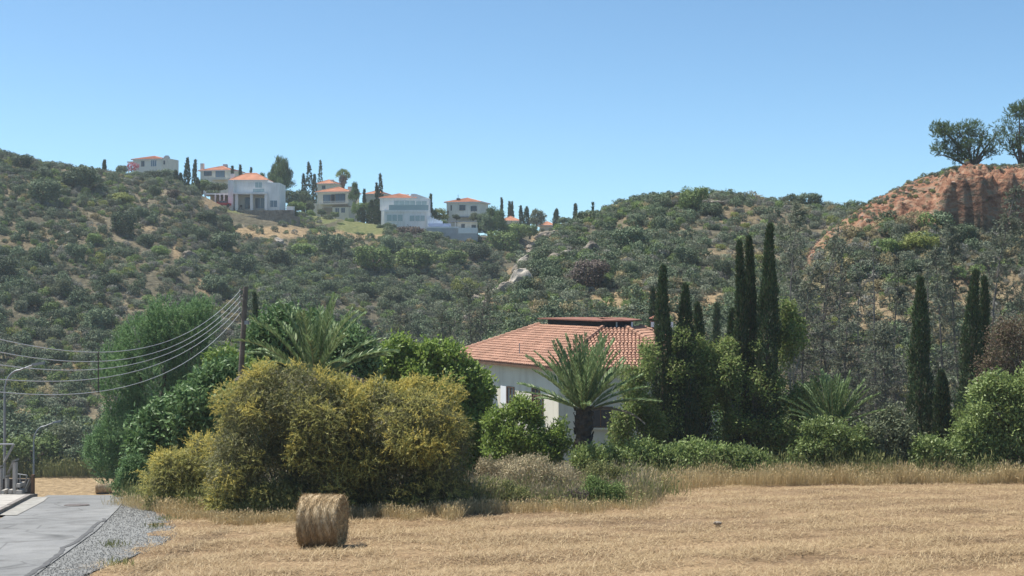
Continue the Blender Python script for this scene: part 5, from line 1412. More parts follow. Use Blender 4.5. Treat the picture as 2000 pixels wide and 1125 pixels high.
# second house
d = 405; s, fx, fz = mk(420, d, 358); t = villa('villa', 'cream villa with dark windows between the slim cypresses on the ridge', 420, 358, d, math.radians(-13))
wall_box(t, fx(389), fx(452), 0, 9, -3, fz(334), M_IVORY)
r_ = hip_roof(t, fx(389), fx(452), 0, 9, fz(334), 1.7, M_TILEO)
chimney(r_, fx(389.5), 1.2, fz(336), fz(318), .9, M_IVORY); chimney(r_, fx(428), 4.5, fz(326), fz(318.5), 1.1, M_GREYWALL)
window(t, fx(405), fz(343), 2.4, 1.5, 0); window(t, fx(431), fz(347), 2.9, 2.0, 0, frame=M_FRAMED, glass=M_GLASSB, mull=2)
MB().box(fx(416), fx(447), -1.6, -.02, fz(352), fz(350.5)).box(fx(416), fx(447), -1.6, -1.5, fz(350.5), fz(347)).build('balcony', M_IVORY, t)
# big white villa
d = 337; s, fx, fz = mk(497, d, 408); t = villa('villa', 'big white villa with a columned porch above the stone terrace', 497, 408, d)
wall_box(t, fx(447), fx(457), -1.0, 9, -3, fz(352), M_WHITE)
wall_box(t, fx(457.02), fx(523), 0, 10, fz(380), fz(353), M_WHITE, 'upper_wall')
wall_box(t, fx(457.02), fx(523), 2.4, 10, -3, fz(380.1), M_IVORY, 'porch_back_wall')
wall_box(t, fx(523.02), fx(546), -.3, 9, -3, fz(357), M_WHITE, 'wing_wall')
r_ = hip_roof(t, fx(450), fx(522), 0, 6.4, fz(353), 2.0, M_TILEO, .3)
chimney(r_, fx(452), 1.5, fz(353), fz(338.5), .95, M_WHITE)
for u in (464, 493, 521): wall_box(t, fx(u) - .32, fx(u) + .32, -1.3, -.7, -1, fz(380), M_WHITE, 'column')
MB().box(fx(457.1), fx(523.2), -1.6, 0 - .01, fz(380), fz(376.5)).build('porch_beam', M_WHITE, t)
MB().box(fx(494), fx(516), -.08, -.02, fz(375), fz(369)).build('balustrade_glass', M_GLASSG, t)
window(t, fx(480), fz(406), 1.3, 2.7, 2.4, mull=0, name='door'); window(t, fx(505), fz(406), 2.6, 2.6, 2.4, frame=M_FRAMEW, glass=M_GLASSB, mull=1)
window(t, fx(535), fz(405), 1.8, 1.7, -.3, frame=M_FRAMEW, glass=M_GLASSB); window(t, fx(505), fz(367), 1.8, 1.4, 0, frame=M_FRAMEW, glass=M_GLASSG)
for k, u in enumerate((462, 470, 487)):
    q = MB(); q.box(fx(u) - .3, fx(u) + .3, -.2, .4, .42, .48)
    for a in (-.27, .22):
        for b in (-.18, .33): q.box(fx(u) + a, fx(u) + a + .05, b, b + .05, 0, .42)
    q.box(fx(u) - .3, fx(u) + .3, .36, .42, .48, .95)
    tag(q.build('garden_chair', M_FRAMED, loc=(t.location.x, t.location.y, t.location.z)), ['dark garden chair at the left end of the white villa porch', 'dark garden chair second from the left on the white villa porch', 'dark garden chair right of the porch door of the white villa'][k], 'chair')
# carport and red car
t2 = villa('carport', 'white carport with a sloping frame beside the big white villa', 422, 405, 336, cat='carport'); s, fx, fz = mk(422, 336, 405)
mb = MB(); mb.box(fx(397), fx(445), 1, 8, fz(380), fz(376.5)); mb.build('roof', M_WHITE, t2)
for u in (399, 419, 428, 436): wall_box(t2, fx(u) - .15, fx(u) + .15, .8, 1.1, -1.5, fz(380), M_WHITE, 'post')
MB().add([(fx(396), .5, fz(372)), (fx(399), .5, fz(372)), (fx(408), .5, -.8), (fx(405), .5, -.8), (fx(396), .9, fz(372)), (fx(399), .9, fz(372)), (fx(408), .9, -.8), (fx(405), .9, -.8)], [[0,3,2,1],[4,5,6,7],[0,1,5,4],[1,2,6,5],[2,3,7,6],[3,0,4,7]]).build('raking_wall', M_WHITE, t2)
wall_box(t2, fx(398), fx(446), 7.2, 7.5, -1.5, fz(380), M_CREAM, 'back_wall')
car = thing('parked_car', 'red car parked under the white carport', 'car', (X(435, 334), 334.5, Z(403.5, 334)), math.radians(14))
mb = MB(); prof = [(-1.9, .35), (1.9, .35), (1.95, .75), (1.2, .9), (.75, 1.4), (-.9, 1.42), (-1.5, .95), (-1.95, .85)]
mb.add([(x, -.8, z) for x, z in prof] + [(x, .8, z) for x, z in prof], [[i, (i + 1) % 8, 8 + (i + 1) % 8, 8 + i] for i in range(8)]); mb.add([(x, -.8, z) for x, z in prof], [list(range(8))]); mb.add([(x, .8, z) for x, z in prof], [list(range(8))[::-1]])
mb.build('body', M_REDP, car)
MB().add([(-1.3, -.81, .95), (1.05, -.81, .95), (.68, -.81, 1.33), (-.85, -.81, 1.33)], [[0, 1, 2, 3]]).build('window', M_GLASS, car)
for x in (-1.2, 1.2):
    for y in (-.82, .82): MB().tube([(x, y - .1, .33), (x, y + .1, .33)], .33, 12).build('wheel', M_TYRE, car)
# stone terraces under the white villa
def rubble(name, label, u0, u1, v0, v1, d, seed):
    r = np.random.default_rng(seed); s = d / F
    t = thing(name, label, 'wall', (X((u0 + u1) / 2, d), d, Z(v1, d))); w = (u1 - u0) * s; h = (v1 - v0) * s
    wall_box(t, -w / 2, w / 2, .25, 1.6, -2, h - .15, M_STONEWALL, 'core')
    sb = MB(); z = -.4
    while z < h - .1:
        x = -w / 2; rh = r.uniform(.28, .42)
        while x < w / 2:
            rw = r.uniform(.4, .9); o = r.uniform(-.12, .12)
            sb.box(x + .03, min(x + rw, w / 2), o, .5, z + .02, min(z + rh, h + r.uniform(-.1, .15))); x += rw + .02
        z += rh
    q = sb.build('stones', M_STONEWALL, t); q['kind'] = 'stuff'
    return t
rubble('stone_wall', 'upper rubble stone terrace wall in front of the big white villa', 462, 574, 410, 421, 333, 31)
rubble('stone_wall', 'lower rubble stone terrace wall below the big white villa', 455, 584, 422, 438, 329, 32)
sh = thing('shed', 'small white box shed at the right end of the stone terrace', 'shed', (X(566, 335), 335, Z(417, 335)))
wall_box(sh, -.85, .85, 0, 2, -.5, 1.65, M_WHITE); MB().box(-.95, .95, -.1, 2.1, 1.65, 1.75).build('roof', M_WHITE, sh); MB().box(-.3, .3, -.05, -.005, 0, 1.5).build('door', M_FRAMEW, sh)
# balcony villa
d = 380; s, fx, fz = mk(650, d, 418); t = villa('villa', 'cream villa with two big dark balcony windows below the fan palm', 650, 418, d, math.radians(-13))
wall_box(t, fx(618), fx(682), 0, 9, -3, fz(376), M_IVORY); wall_box(t, fx(655), fx(688), -2.2, -.02, -3, fz(405), M_IVORY, 'lower_wall')
wall_box(t, fx(611), fx(617.9), -.6, 6, -3, fz(397), M_IVORY, 'side_wing')
r_ = hip_roof(t, fx(618), fx(682), 0, 9, fz(376), 1.75, M_TILEO)
chimney(r_, fx(680), 2.0, fz(374), fz(364), .9, M_IVORY)
window(t, fx(638), fz(396), 2.2, 2.2, 0, glass=M_GLASSB, mull=1); window(t, fx(665.5), fz(396), 2.9, 2.4, 0, glass=M_GLASSB, mull=2); window(t, fx(650.5), fz(396), 1.1, 2.3, 0, frame=M_WOOD, glass=M_GLASS, mull=0, name='door')
MB().box(fx(626), fx(683), -1.6, -.02, fz(400), fz(398)).build('balcony', M_IVORY, t)
rb = MB()
for u in np.arange(627, 683, 2.2): rb.box(fx(u) - .03, fx(u) + .03, -1.55, -1.49, fz(398), fz(394))
rb.box(fx(626.5), fx(682.5), -1.57, -1.47, fz(394), fz(393.4)); rb.build('railing', M_FRAMEW, t)
wall_box(t, fx(630), fx(654), -.9, -.02, -1, fz(406), M_STONEWALL, 'stone_plinth')
window(t, fx(665), fz(417), 1.2, 1.4, -2.2, frame=M_FRAMEW, glass=M_GLASSB); window(t, fx(677), fz(417), 1.2, 1.4, -2.2, frame=M_FRAMEW, glass=M_GLASSB)
MB().box(fx(655), fx(688.5), -2.4, .0, fz(405), fz(404)).build('canopy', M_WOOD, t)
# upper house behind it
d = 415; s, fx, fz = mk(636, d, 385); t = villa('villa', 'upper cream house peeping over the balcony villa roof', 636, 385, d, math.radians(-13))
wall_box(t, fx(619), fx(653), 0, 8, -3, fz(360), M_CREAM); r_ = hip_roof(t, fx(619), fx(653), 0, 8, fz(360), 1.5, M_TILEO); chimney(r_, fx(646.5), 1.4, fz(361), fz(350.5), .9, M_CREAM); window(t, fx(632), fz(369), 1.1, 1.0, 0)
# long white villa
d = 350; s, fx, fz = mk(790, d, 440); t = villa('villa', 'long white villa with a glazed ground floor and glass balcony', 790, 440, d)
wall_box(t, fx(742), fx(839), 0, 10, fz(411), fz(388), M_WHITE, 'upper_wall'); wall_box(t, fx(752), fx(841), -2.0, 8, -3, fz(415), M_WHITE, 'lower_wall'); wall_box(t, fx(745), fx(751.9), -1, 6, -3, fz(411.2), M_WHITE, 'side_wall')
MB().box(fx(752), fx(841), -2.2, -.02, fz(415), fz(411.4)).build('balcony', M_WHITE, t)
MB().box(fx(761), fx(838), -2.1, -2.02, fz(411.3), fz(401)).build('balustrade_glass', M_GLASSG, t)
r_ = hip_roof(t, fx(742), fx(812), 0, 10, fz(388), 1.5, M_TILEO, .3)
gb = MB(); gb.add([(fx(800), .2, fz(388)), (fx(840), .2, fz(388)), (fx(812), .2, fz(378.5)), (fx(803), .2, fz(378.5)), (fx(800), 9, fz(388)), (fx(840), 9, fz(388)), (fx(812), 9, fz(378.5)), (fx(803), 9, fz(378.5))], [[0,1,2,3],[7,6,5,4],[0,4,5,1],[1,5,6,2],[2,6,7,3],[3,7,4,0]]); gb.build('gable', M_WHITE, t)
for k, u in enumerate((762, 772, 783)): window(t, fx(u), fz(433), 1.3, 1.7, -2.0, frame=M_FRAMEW, glass=M_GLASSG, mull=0)
for u in (806, 817, 826): window(t, fx(u), fz(433), 1.3, 1.5, -2.0, frame=M_FRAMEW, glass=M_GLASSG, mull=0)
window(t, fx(790), fz(404), 5.5, 1.6, 0, frame=M_FRAMEW, glass=M_GLASSG, mull=3); window(t, fx(823), fz(404), 2.8, 1.5, 0, frame=M_FRAMEW, glass=M_GLASSG, mull=1)
for u in (782, 788, 793): chimney(r_, fx(u), 6, fz(388), fz(376), .5, M_WHITE)
st = MB()
for k in range(7): st.box(fx(836) + k * .55, fx(836) + (k + 1) * .55 - .02, -3.5, -2.3, -1.2, fz(424) - k * .2)
st.build('stair', M_WHITE, t)
d = 385; s, fx, fz = mk(728, d, 412); t = villa('villa', 'cream house behind the two slim cypresses left of the long white villa', 728, 412, d, math.radians(-13))
wall_box(t, fx(714), fx(748), 0, 8, -4, fz(380), M_CREAM); hip_roof(t, fx(714), fx(748), 0, 8, fz(380), 1.2, M_TILEO); window(t, fx(734), fz(398), 1.0, 1.2, 0)
# cube villa
d = 362; s, fx, fz = mk(905, d, 430); t = villa('villa', 'cube shaped cream villa with a pyramid roof and two square dark windows', 905, 430, d, math.radians(-13))
wall_box(t, fx(871), fx(938), 0, 9, -3, fz(396), M_IVORY)
r_ = hip_roof(t, fx(871), fx(938), 0, 9, fz(396), 1.45, M_TILEO, .55)
MB().box(fx(888), fx(894), 1.5, 2.3, fz(394), fz(386)).tube([(fx(890.5), 1.9, fz(386)), (fx(890.5), 1.9, fz(379))], .06, 5).build('boiler', M_FRAMED, t)
window(t, fx(903), fz(411), 1.6, 1.4, 0); window(t, fx(926), fz(413), 1.6, 1.4, 0); window(t, fx(880.5), fz(411), .28, 1.4, 0, mull=0); window(t, fx(874), fz(420), .28, 1.2, 0, mull=0)
MB().box(fx(888), fx(938), -1.4, -.02, fz(425), fz(423)).build('terrace_slab', M_GREYWALL, t)
# pool terrace and pool house
t = villa('pool_wall', 'grey retaining wall of the pool terrace below the cube villa', 882, 464, 343, cat='wall'); s, fx, fz = mk(882, 343, 464)
wall_box(t, fx(833), fx(895), 0, 5, -3, fz(445.5), M_GREYWALL, 'wall'); wall_box(t, fx(895.1), fx(933), -.3, 5, -3, fz(446), M_GREYWALL, 'end_wall')
MB().box(fx(833), fx(895), -.06, .5, fz(445.5), fz(442.5)).build('coping', M_WHITE, t); MB().box(fx(836), fx(880), 1.2, 4, fz(442.4), fz(436)).build('pool_cover', M_BLUE, t)
MB().box(fx(895.2), fx(933), -.4, -.32, fz(456), fz(445)).build('panel_band', M_WHITE, t)
t = villa('pool_house', 'small white flat roofed pool house at the right end of the grey wall', 914, 447, 345.5, cat='pool house'); s, fx, fz = mk(914, 345.5, 447)
wall_box(t, fx(893), fx(932), 1.2, 4, -.5, fz(433), M_IVORY); MB().box(fx(880), fx(931), .2, 4.4, fz(433), fz(431.4)).build('roof', M_METAL, t); window(t, fx(925), fz(446), 1.1, .9, 1.2, mull=0); window(t, fx(904), fz(446.5), .9, 1.2, 1.2, mull=0, name='door')
MB().tube([(fx(889), .6, -.3), (fx(889), .6, fz(433))], .1, 6).build('post', M_WHITE, t)
# roofs of houses beyond the ridge
for (u, ua, ub, ve, rise, dd, lab) in ((996, 979, 1014, 432.5, 1.6, 400, 'orange roof of a house hidden behind ridge trees left of the spur'), (1067, 1055, 1082, 441, 1.3, 405, 'small orange roof just over the rocky crest of the spur')):
    s, fx, fz = mk(u, dd, ve); t = villa('villa', lab, u, ve, dd); wall_box(t, fx(ua), fx(ub), 0, 8, -5, 0, M_CREAM); hip_roof(t, fx(ua), fx(ub), 0, 8, 0, rise, M_TILEO)

# ------------------------------------------------------------------ trees round the villas
RC = [(366, 308, 378, 9, 352, 'tallest of the slim cypresses left of the second villa'), (380, 312, 352, 7, 380, 'slim cypress against the left wall of the second villa'), (344, 334, 378, 9, 350, 'left of two short cypresses under the leftmost villa hedge'), (353, 340, 378, 8, 350, 'right of two short cypresses under the leftmost villa hedge'), (204, 315, 338, 3, 330, 'tiny lone cypress on the left skyline'),
      (470, 320, 348, 7, 380, 'dark cypress behind the roof of the big white villa'), (454, 324, 346, 5, 380, 'small cypress behind the white villa chimney'), (490, 327, 340, 3, 380, 'tiny cypress tip over the white villa roof'), (386, 350, 378, 7, 348, 'small cypress at the end of the carport bank'),
      (604, 316, 378, 14, 385, 'broad dark cypress left of the balcony villa'), (614, 341, 374, 8, 384, 'short cypress touching the balcony villa'), (594, 340, 378, 9, 386, 'short cypress left of the broad dark cypress'), (626, 311, 356, 9, 430, 'dark cypress behind the upper cream house'),
      (711, 370, 400, 5, 380, 'thin cypress beside the cream house'), (735.5, 357, 390, 6, 372, 'shorter of the two slim cypresses before the cream house'), (743, 338, 390, 8, 372, 'taller of the two slim cypresses before the cream house'), (725, 392, 432, 16, 352, 'left bushy cypress before the long white villa'), (738, 392, 432, 14, 351, 'right bushy cypress before the long white villa'), (706, 408, 434, 15, 352, 'rounded cypress on the lawn before the long white villa'),
      (840, 380, 424, 7, 355, 'thin cypress at the right corner of the long white villa'), (980, 386, 420, 4, 410, 'bare pole like cypress left of the hidden orange roof'), (995, 394, 424, 6, 412, 'left of the paired cypresses behind the hidden orange roof'), (1000, 394, 424, 6, 412, 'right of the paired cypresses behind the hidden orange roof'), (1018, 403, 446, 7, 385, 'slim cypress right of the hidden orange roof'), (1029, 404, 432, 11, 400, 'plump cypress right of the hidden orange roof'), (1086, 409, 442, 10, 390, 'plump cypress beside the small orange roof'), (1124, 399, 430, 7, 380, 'cypress peeping over the spur crest'), (1158, 393, 420, 4, 300, 'tiny cypress tip on the spur crest')]
for i, (u, vt, vb, w, d, lab) in enumerate(RC):
    x = X(u, d); zt = Z(vt, d); zb = min(Z(vb, d), H(x, d)); h = zt - zb
    if h > 22: zb = zt - 22; h = 22
    t = thing('cypress_tree', lab, 'cypress', (x, d, zb), 0, 'cypresses round the villas')
    cypress_crown(700 + i, h, w * d / F * 1.15, 380, 0.16, 0.6, 5).build('crown', LM['cypress'], t)
    MB().tube([(0, 0, -.3), (0, 0, h * .5)], [.15, .06], 5).build('trunk', M_BARK, t)
RT = [(512, 392, 34, 'pine', 356, 'loose pine close behind the right wing of the white villa', 1.5), (556, 378, 40, 'pine', 372, 'ragged pine rising between the white villa and the broad dark cypress', 1.6), (528, 404, 30, 'dark', 345, 'dark bush against the right corner of the white villa', .8), (578, 412, 40, 'mid', 348, 'green bush right of the small white shed', .8), (606, 425, 26, 'mid', 350, 'green bush on the slope left of the balcony villa', .8), (640, 432, 26, 'greyleaf', 348, 'greyish bush below the balcony villa', .7), (665, 446, 22, 'mid', 342, 'small green bush at the lower edge of the lawn', .7), (655, 424, 18, 'mid', 362, 'small green bush before the lower windows of the balcony villa', .8), (720, 412, 26, 'mid', 368, 'green bush before the cream house', 1.1), (698, 418, 26, 'mid', 366, 'green bush left of the bushy cypresses', 1.2), (416, 384, 36, 'dark', 345, 'dark hedge behind the white carport', .6), (866, 444, 24, 'mid', 350, 'green bush above the left end of the pool wall', .8), (940, 440, 26, 'dark', 352, 'dark bush against the right side of the cube villa', 1.2), (360, 384, 50, 'dark', 345, 'low dark hedge under the tallest slim cypress', .5), (258, 335, 30, 'pink', 390, 'bougainvillea with red flowers beside the leftmost villa', .8), (238, 338, 28, 'dark', 388, 'dark hedge bush left of the bougainvillea', .9), (300, 355, 62, 'dark', 372, 'long dark hedge before the leftmost villa', .6), (265, 352, 50, 'dark', 374, 'dark hedge under the bougainvillea', .6), (330, 352, 40, 'dark', 370, 'dark hedge end below the leftmost villa tower', .7),
      (395, 374, 40, 'mid', 355, 'round green tree before the second villa', 1.0), (425, 372, 50, 'dark', 352, 'dark hedge under the second villa windows', .5), (545, 385, 44, 'pine', 352, 'tall loose pine right of the big white villa', 1.7), (565, 400, 44, 'dark', 350, 'dark tree beside the small white shed', 1.1), (590, 400, 40, 'dark', 360, 'dark tree between the white villa and the balcony villa', 1.2), (535, 372, 30, 'pine', 356, 'loose pine top behind the wing of the white villa', 1.6), (605, 412, 24, 'greyleaf', 358, 'scraggly tree left of the balcony villa', 1.3),
      (628, 420, 20, 'dark', 366, 'round dark bush before the balcony villa', 1.0), (682, 440, 22, 'mid', 350, 'round green bush on the lawn below the balcony villa', .9), (693, 405, 30, 'pine', 375, 'pine between the balcony villa and the cream house', 1.5), (703, 430, 18, 'dark', 352, 'small dark bush beside the rounded cypress', 1.0), (741, 450, 20, 'dark', 344, 'left of two clipped round bushes before the long white villa', 1.05), (757, 447, 20, 'dark', 344, 'right of two clipped round bushes before the long white villa', 1.05),
      (805, 468, 60, 'purple', 336, 'purplish dark mound bush below the long white villa', .6), (835, 470, 60, 'dark', 336, 'dark bush under the pool terrace wall', .5), (858, 432, 36, 'lime', 358, 'yellow green bush between the long white villa and the cube villa', .9), (892, 428, 18, 'dark', 355, 'dark bush by the front of the cube villa', .9), (925, 430, 20, 'greyleaf', 353, 'grey green bush before the right window of the cube villa', 1.0), (955, 460, 40, 'dark', 345, 'dark tree right of the pool house', 1.3), (975, 470, 50, 'pine', 345, 'loose dark pine right of the pool house', 1.1), (1048, 440, 40, 'greyleaf', 400, 'grey feathery tree between the hidden roofs', 1.0), (1005, 465, 60, 'mid', 350, 'green tree mass below the hidden orange roof', .8), (1035, 462, 40, 'mid', 345, 'green tree at the head of the ravine by the spur', .8),
      (700, 465, 40, 'mid', 335, 'low green bush at the edge of the village lawn', .5), (585, 425, 36, 'mid', 345, 'pale bush at the end of the lower stone wall', .6), (1100, 436, 30, 'dark', 330, 'dark bush on the skyline beside the plump cypress', .7), (478, 352, 20, 'dark', 372, 'dark treetop behind the roof of the white villa', 1)]
LMX = dict(BIGCROWN); BIGCROWN['pink'] = [tree_crown_mesh(990, 'pink', n=300)]
for (u, vb, w, k, d, lab, tl) in RT:
    x = X(u, d); t = hill_tree(u, vb, w, k, lab, 'garden_tree', tl, d=d)
def fan_palm(u, vt, vb, d, label):
    x = X(u, d); zt = Z(vt, d); zb = min(Z(vb, d), H(x, d)); h = zt - zb; hc = h - 2.6
    t = thing('fan_palm', label, 'palm', (x, d, zb)); r = np.random.default_rng(811)
    MB().tube([(0, 0, -.3), (0, 0, hc * .7), (0, 0, hc)], [.45, .42, .6], 8).build('trunk', M_BARK, t)
    P, Nn = crown_points([(0, 0, hc - .9, .9, .9, 1.3)], 160, r, .6); mb = MB(); clump_leaves(mb, P, Nn, 5, .1, .6, .2, r, .5, -.8, .5); mb.build('skirt', LM['palmdead'], t)
    for k in range(34):
        a = k * 2.4; e = r.uniform(-.5, 1.4); dr = np.array([math.cos(a) * math.cos(e), math.sin(a) * math.cos(e), math.sin(e)]); mb = MB()
        st_ = np.array([0, 0, hc]); tip = st_ + dr * 1.3; mb.tube([st_, tip], .04, 3)
        D = unit(np.repeat(dr[None], 14, 0) + r.normal(0, .55, (14, 3))); mb.add(*leaves(np.repeat(tip[None], 14, 0), D, np.full(14, 1.2), np.full(14, .16), r)); mb.build('frond', LM['palm'], t)
fan_palm(670, 327, 372, 392, 'tall fan palm standing against the sky behind the balcony villa')
fan_palm(592, 372, 415, 362, 'short fan palm beside the dark trees left of the balcony villa')

# ------------------------------------------------------------------ boulders on the spur and the hill
M_ROCK = plain('grey_limestone', (0.24, 0.205, 0.165), 0.95, 0.5, 1.1, 1.0, detail=9)
M_ROCKP = plain('pale_limestone', (0.33, 0.295, 0.25), 0.95, 0.4, 1.3, 1.0, detail=9)
def rock(label, u, v, w, h, seed, mat=M_ROCK, tilt=0.0):
    x, y, z = hit(u, v); s = y / F; r = np.random.default_rng(seed); w *= .95; h *= .9
    import bmesh
    bm = bmesh.new(); bmesh.ops.create_icosphere(bm, subdivisions=4, radius=1)
    pl = [(unit(r.normal(size=3)), r.uniform(.55, .85)) for _ in range(11)]
    for q in bm.verts:
        c = np.array(q.co)
        for nn, dd in pl:
            k = c @ nn
            if k > dd: c = c - nn * (k - dd)
        c = c * (1 + 0.34 * (vnoise(c[0] * 3 + seed, c[1] * 3 + c[2] * 2.3) - .5))
        q.co = c * [w * .5 * s * 1.2, w * .4 * s, h * .62 * s]
    me = bpy.data.meshes.new('boulder'); bm.to_mesh(me); bm.free(); me.materials.append(mat)
    o = put('boulder', me, loc=(x, y, z + h * .25 * s)); o.rotation_euler = (0, tilt, r.uniform(-.3, .3))
    return tag(o, label, 'rock')
RK = [(1076, 456, 22, 12, 'flat rock at the very top of the spur rim', -.5), (1050, 474, 24, 14, 'rock on the spur rim above the slanting slabs', -.5), (1034, 492, 26, 16, 'rock on the spur rim between the slanting slabs', -.6), (1010, 524, 26, 20, 'rock on the spur rim touching the largest boulder from above', -.7), (975, 568, 26, 18, 'rock on the spur rim below the largest boulder', -.6), (946, 592, 22, 16, 'low rock on the spur rim', -.6), (915, 618, 22, 16, 'lowest rock of the spur rim near the ravine', -.6), (1018, 545, 56, 44, 'largest grey boulder on the edge of the spur', -.5), (990, 560, 40, 26, 'boulder just below the largest one on the spur edge', -.5), (1080, 505, 36, 24, 'pale boulder between bushes above the largest boulder', 0), (1110, 500, 30, 26, 'grey boulder right of the pale one on the spur', 0), (1152, 485, 34, 34, 'upright grey boulder high on the spur', 0), (935, 585, 26, 34, 'dark boulder low on the edge of the spur', -.6), (960, 572, 30, 20, 'boulder low on the spur edge beside the yellow green tree', -.5), (1040, 480, 36, 22, 'slanting rock slab on the upper edge of the spur', -.6), (1058, 462, 40, 18, 'slanting rock slab just under the spur crest', -.5), (1025, 510, 34, 22, 'slanting rock slab above the largest boulder', -.7), (1306, 515, 20, 12, 'small white rock near the top of the roof end cypress', 0), (1205, 500, 20, 14, 'grey rock in the middle of the spur bushes', 0), (1400, 395, 30, 8, 'low grey ledge near the tall green crest tree', 0), (1437, 480, 14, 10, 'small white rock left of the paired tall cypress', 0),
      (371, 500, 28, 24, 'grey boulder beside the sandy scar on the left hillside', .3), (137, 455, 14, 9, 'small grey rock in the middle of the left hillside', 0), (27, 456, 12, 8, 'small pale rock at the far left of the hillside', 0), (180, 530, 10, 6, 'tiny pale rock on the left hillside', 0), (540, 470, 30, 14, 'rocky ledge below the dry terrace', 0), (1660, 575, 14, 8, 'pale rock on the right slope', 0), (1490, 520, 16, 10, 'pale rock near the tallest cypress', 0)]
for i, (u, v, w, h, lab, tl) in enumerate(RK): rock(lab, u, v + h * .4, w, h, 900 + i, M_ROCKP if i % 3 == 1 else M_ROCK, tl)
M_CLOD = leaf('red_earth_clods', [(0.15, 0.085, 0.06), (0.26, 0.15, 0.11), (0.34, 0.24, 0.19), (0.27, 0.21, 0.16)], 0, .95, .1, 0)
rc = np.random.default_rng(970); cu = rc.uniform(1580, 2060, 700); cy_ = rc.uniform(128, 163, 700); cx_ = (cu - 1000) / F * cy_
ch_ = height(cx_, cy_, True); cv = 562.5 - F * ch_[0] / cy_
ed = np.interp(cu, [1500, 1580, 1660, 1760, 1850, 2000, 2900], [540, 515, 465, 445, 440, 450, 470])
ok = (cv < ed) & (cv > 335); cx_, cy_ = cx_[ok], cy_[ok]
tag(stones(len(cx_), cx_, cy_, .45 * rc.random((len(cx_), 1, 1)) ** 2.5 + .05, M_CLOD, 'earth_rubble', 'clods of red earth tumbled over the bare bank', rc), None, 'rubble')

# ------------------------------------------------------------------ hay bales
def hay_bale(label, u, vb, d, diam, length, rz, seed, hair=9000):
    r = np.random.default_rng(seed); R = diam / 2; x = X(u, d); g = float(near_h(np.array([x]), np.array([d]))[0]) if d < 60 else H(x, d)
    t = thing('hay_bale', label, 'hay bale', (x, d, g + R * .985), rz)
    ns, nl = 72, 30; th = np.linspace(0, 2 * np.pi, ns, endpoint=False); xx = np.linspace(-length / 2, length / 2, nl)
    A, Xg = np.meshgrid(th, xx)
    rad = R * (1 + .012 * np.sin(Xg * 31 + 2 * np.sin(A * 3)) + (fbm(A * 3, Xg * 7, 3, seed) * .035)) * np.interp(np.abs(Xg), [0, length * .44, length / 2], [1, 1, .955])
    squash = np.where(np.sin(A) < -.8, .975, 1)
    V = np.stack([Xg, rad * np.cos(A), rad * np.sin(A) * squash], -1).reshape(-1, 3)
    idx = np.arange(ns * nl).reshape(nl, ns); a = idx[:-1]; b = np.roll(a, -1, 1); c = np.roll(idx[1:], -1, 1); dd = idx[1:]
    MB().add(V, np.stack([a, b, c, dd], -1).reshape(-1, 4)).build('body', M_BALE, t, smooth=True)
    for sg in (-1, 1):
        rr = np.linspace(R * .955, 0.02, 10); A, Rg = np.meshgrid(th, rr)
        Xe = sg * (length / 2 + .02 * np.sin(Rg * 40 + A) + fbm(A * 2, Rg * 8, 2, seed + 3) * .04 + .02 * (1 - Rg / R)); Xe[0] = sg * length / 2
        idx = np.arange(ns * 10).reshape(10, ns); a = idx[:-1]; b = np.roll(a, -1, 1); c = np.roll(idx[1:], -1, 1); dd = idx[1:]
        MB().add(np.stack([Xe, Rg * np.cos(A), Rg * np.sin(A)], -1).reshape(-1, 3), np.stack([a, b, c, dd], -1).reshape(-1, 4)).build('end_face', M_BALEEND, t, smooth=True)
    # stalks poking through the wrap and out of the ends
    n = hair; A = r.uniform(0, 2 * np.pi, n); xq = r.uniform(-length / 2, length / 2, n)
    P = np.stack([xq, R * .995 * np.cos(A), R * .995 * np.sin(A)], -1); nr = np.stack([0 * A, np.cos(A), np.sin(A)], -1); tg = np.stack([0 * A, -np.sin(A), np.cos(A)], -1)
    D = nr * r.uniform(0.02, .3, n)[:, None] + tg * r.choice([-1, 1], n)[:, None] + np.array([1, 0, 0]) * r.normal(0, .35, n)[:, None]
    mb = MB(); mb.add(*leaves(P, D, r.uniform(.06, .2, n), r.uniform(.006, .011, n), r, True))
    m = n // 3; q = R * np.sqrt(r.random(m)); A = r.uniform(0, 6.28, m); sg = r.choice([-1, 1], m)
    P = np.stack([sg * length / 2 * .99, q * np.cos(A), q * np.sin(A)], -1); D = np.stack([sg * r.uniform(.1, .8, m), r.normal(0, 1, m), r.normal(0, 1, m)], -1)
    mb.add(*leaves(P, D, r.uniform(.05, .2, m), r.uniform(.006, .012, m), r, True))
    q = mb.build('loose_stalks', M_STRAW, t); q['kind'] = 'stuff'
    return t
def bale_mat(name, end=False):
    m, nt, out = new_mat(name)
    if end: a = pos_noise(nt, 9, 6, coord='obj'); c = ramp(nt, a, [(0.3, (0.24, 0.15, 0.07)), (0.5, (0.40, 0.27, 0.13)), (0.7, (0.55, 0.40, 0.21))]); b = a
    else:
        a = pos_noise(nt, 7, 6, stretch=(3.0, .35, .35), coord='obj'); b = pos_noise(nt, 22, 5, stretch=(2.2, .5, .5), coord='obj'); e = pos_noise(nt, 1.6, 3, coord='obj')
        c = ramp(nt, a, [(0.3, (0.40, 0.31, 0.18)), (0.5, (0.56, 0.45, 0.29)), (0.68, (0.70, 0.59, 0.41))])
        c = mixc(nt, .6, c, ramp(nt, b, [(0.32, (0.45, 0.42, 0.36)), (0.6, (1.1, 1.1, 1.08))]), 'MULTIPLY'); c = mixc(nt, .35, c, ramp(nt, e, [(0.4, (0.75, 0.55, 0.38)), (0.6, (1, 1, 1))]), 'MULTIPLY')
    principled(nt, out, c, 0.85, 0.2, bump(nt, b, .9, .04))
    return m
M_BALE = bale_mat('wrapped_hay'); M_BALEEND = bale_mat('cut_hay_end', True)
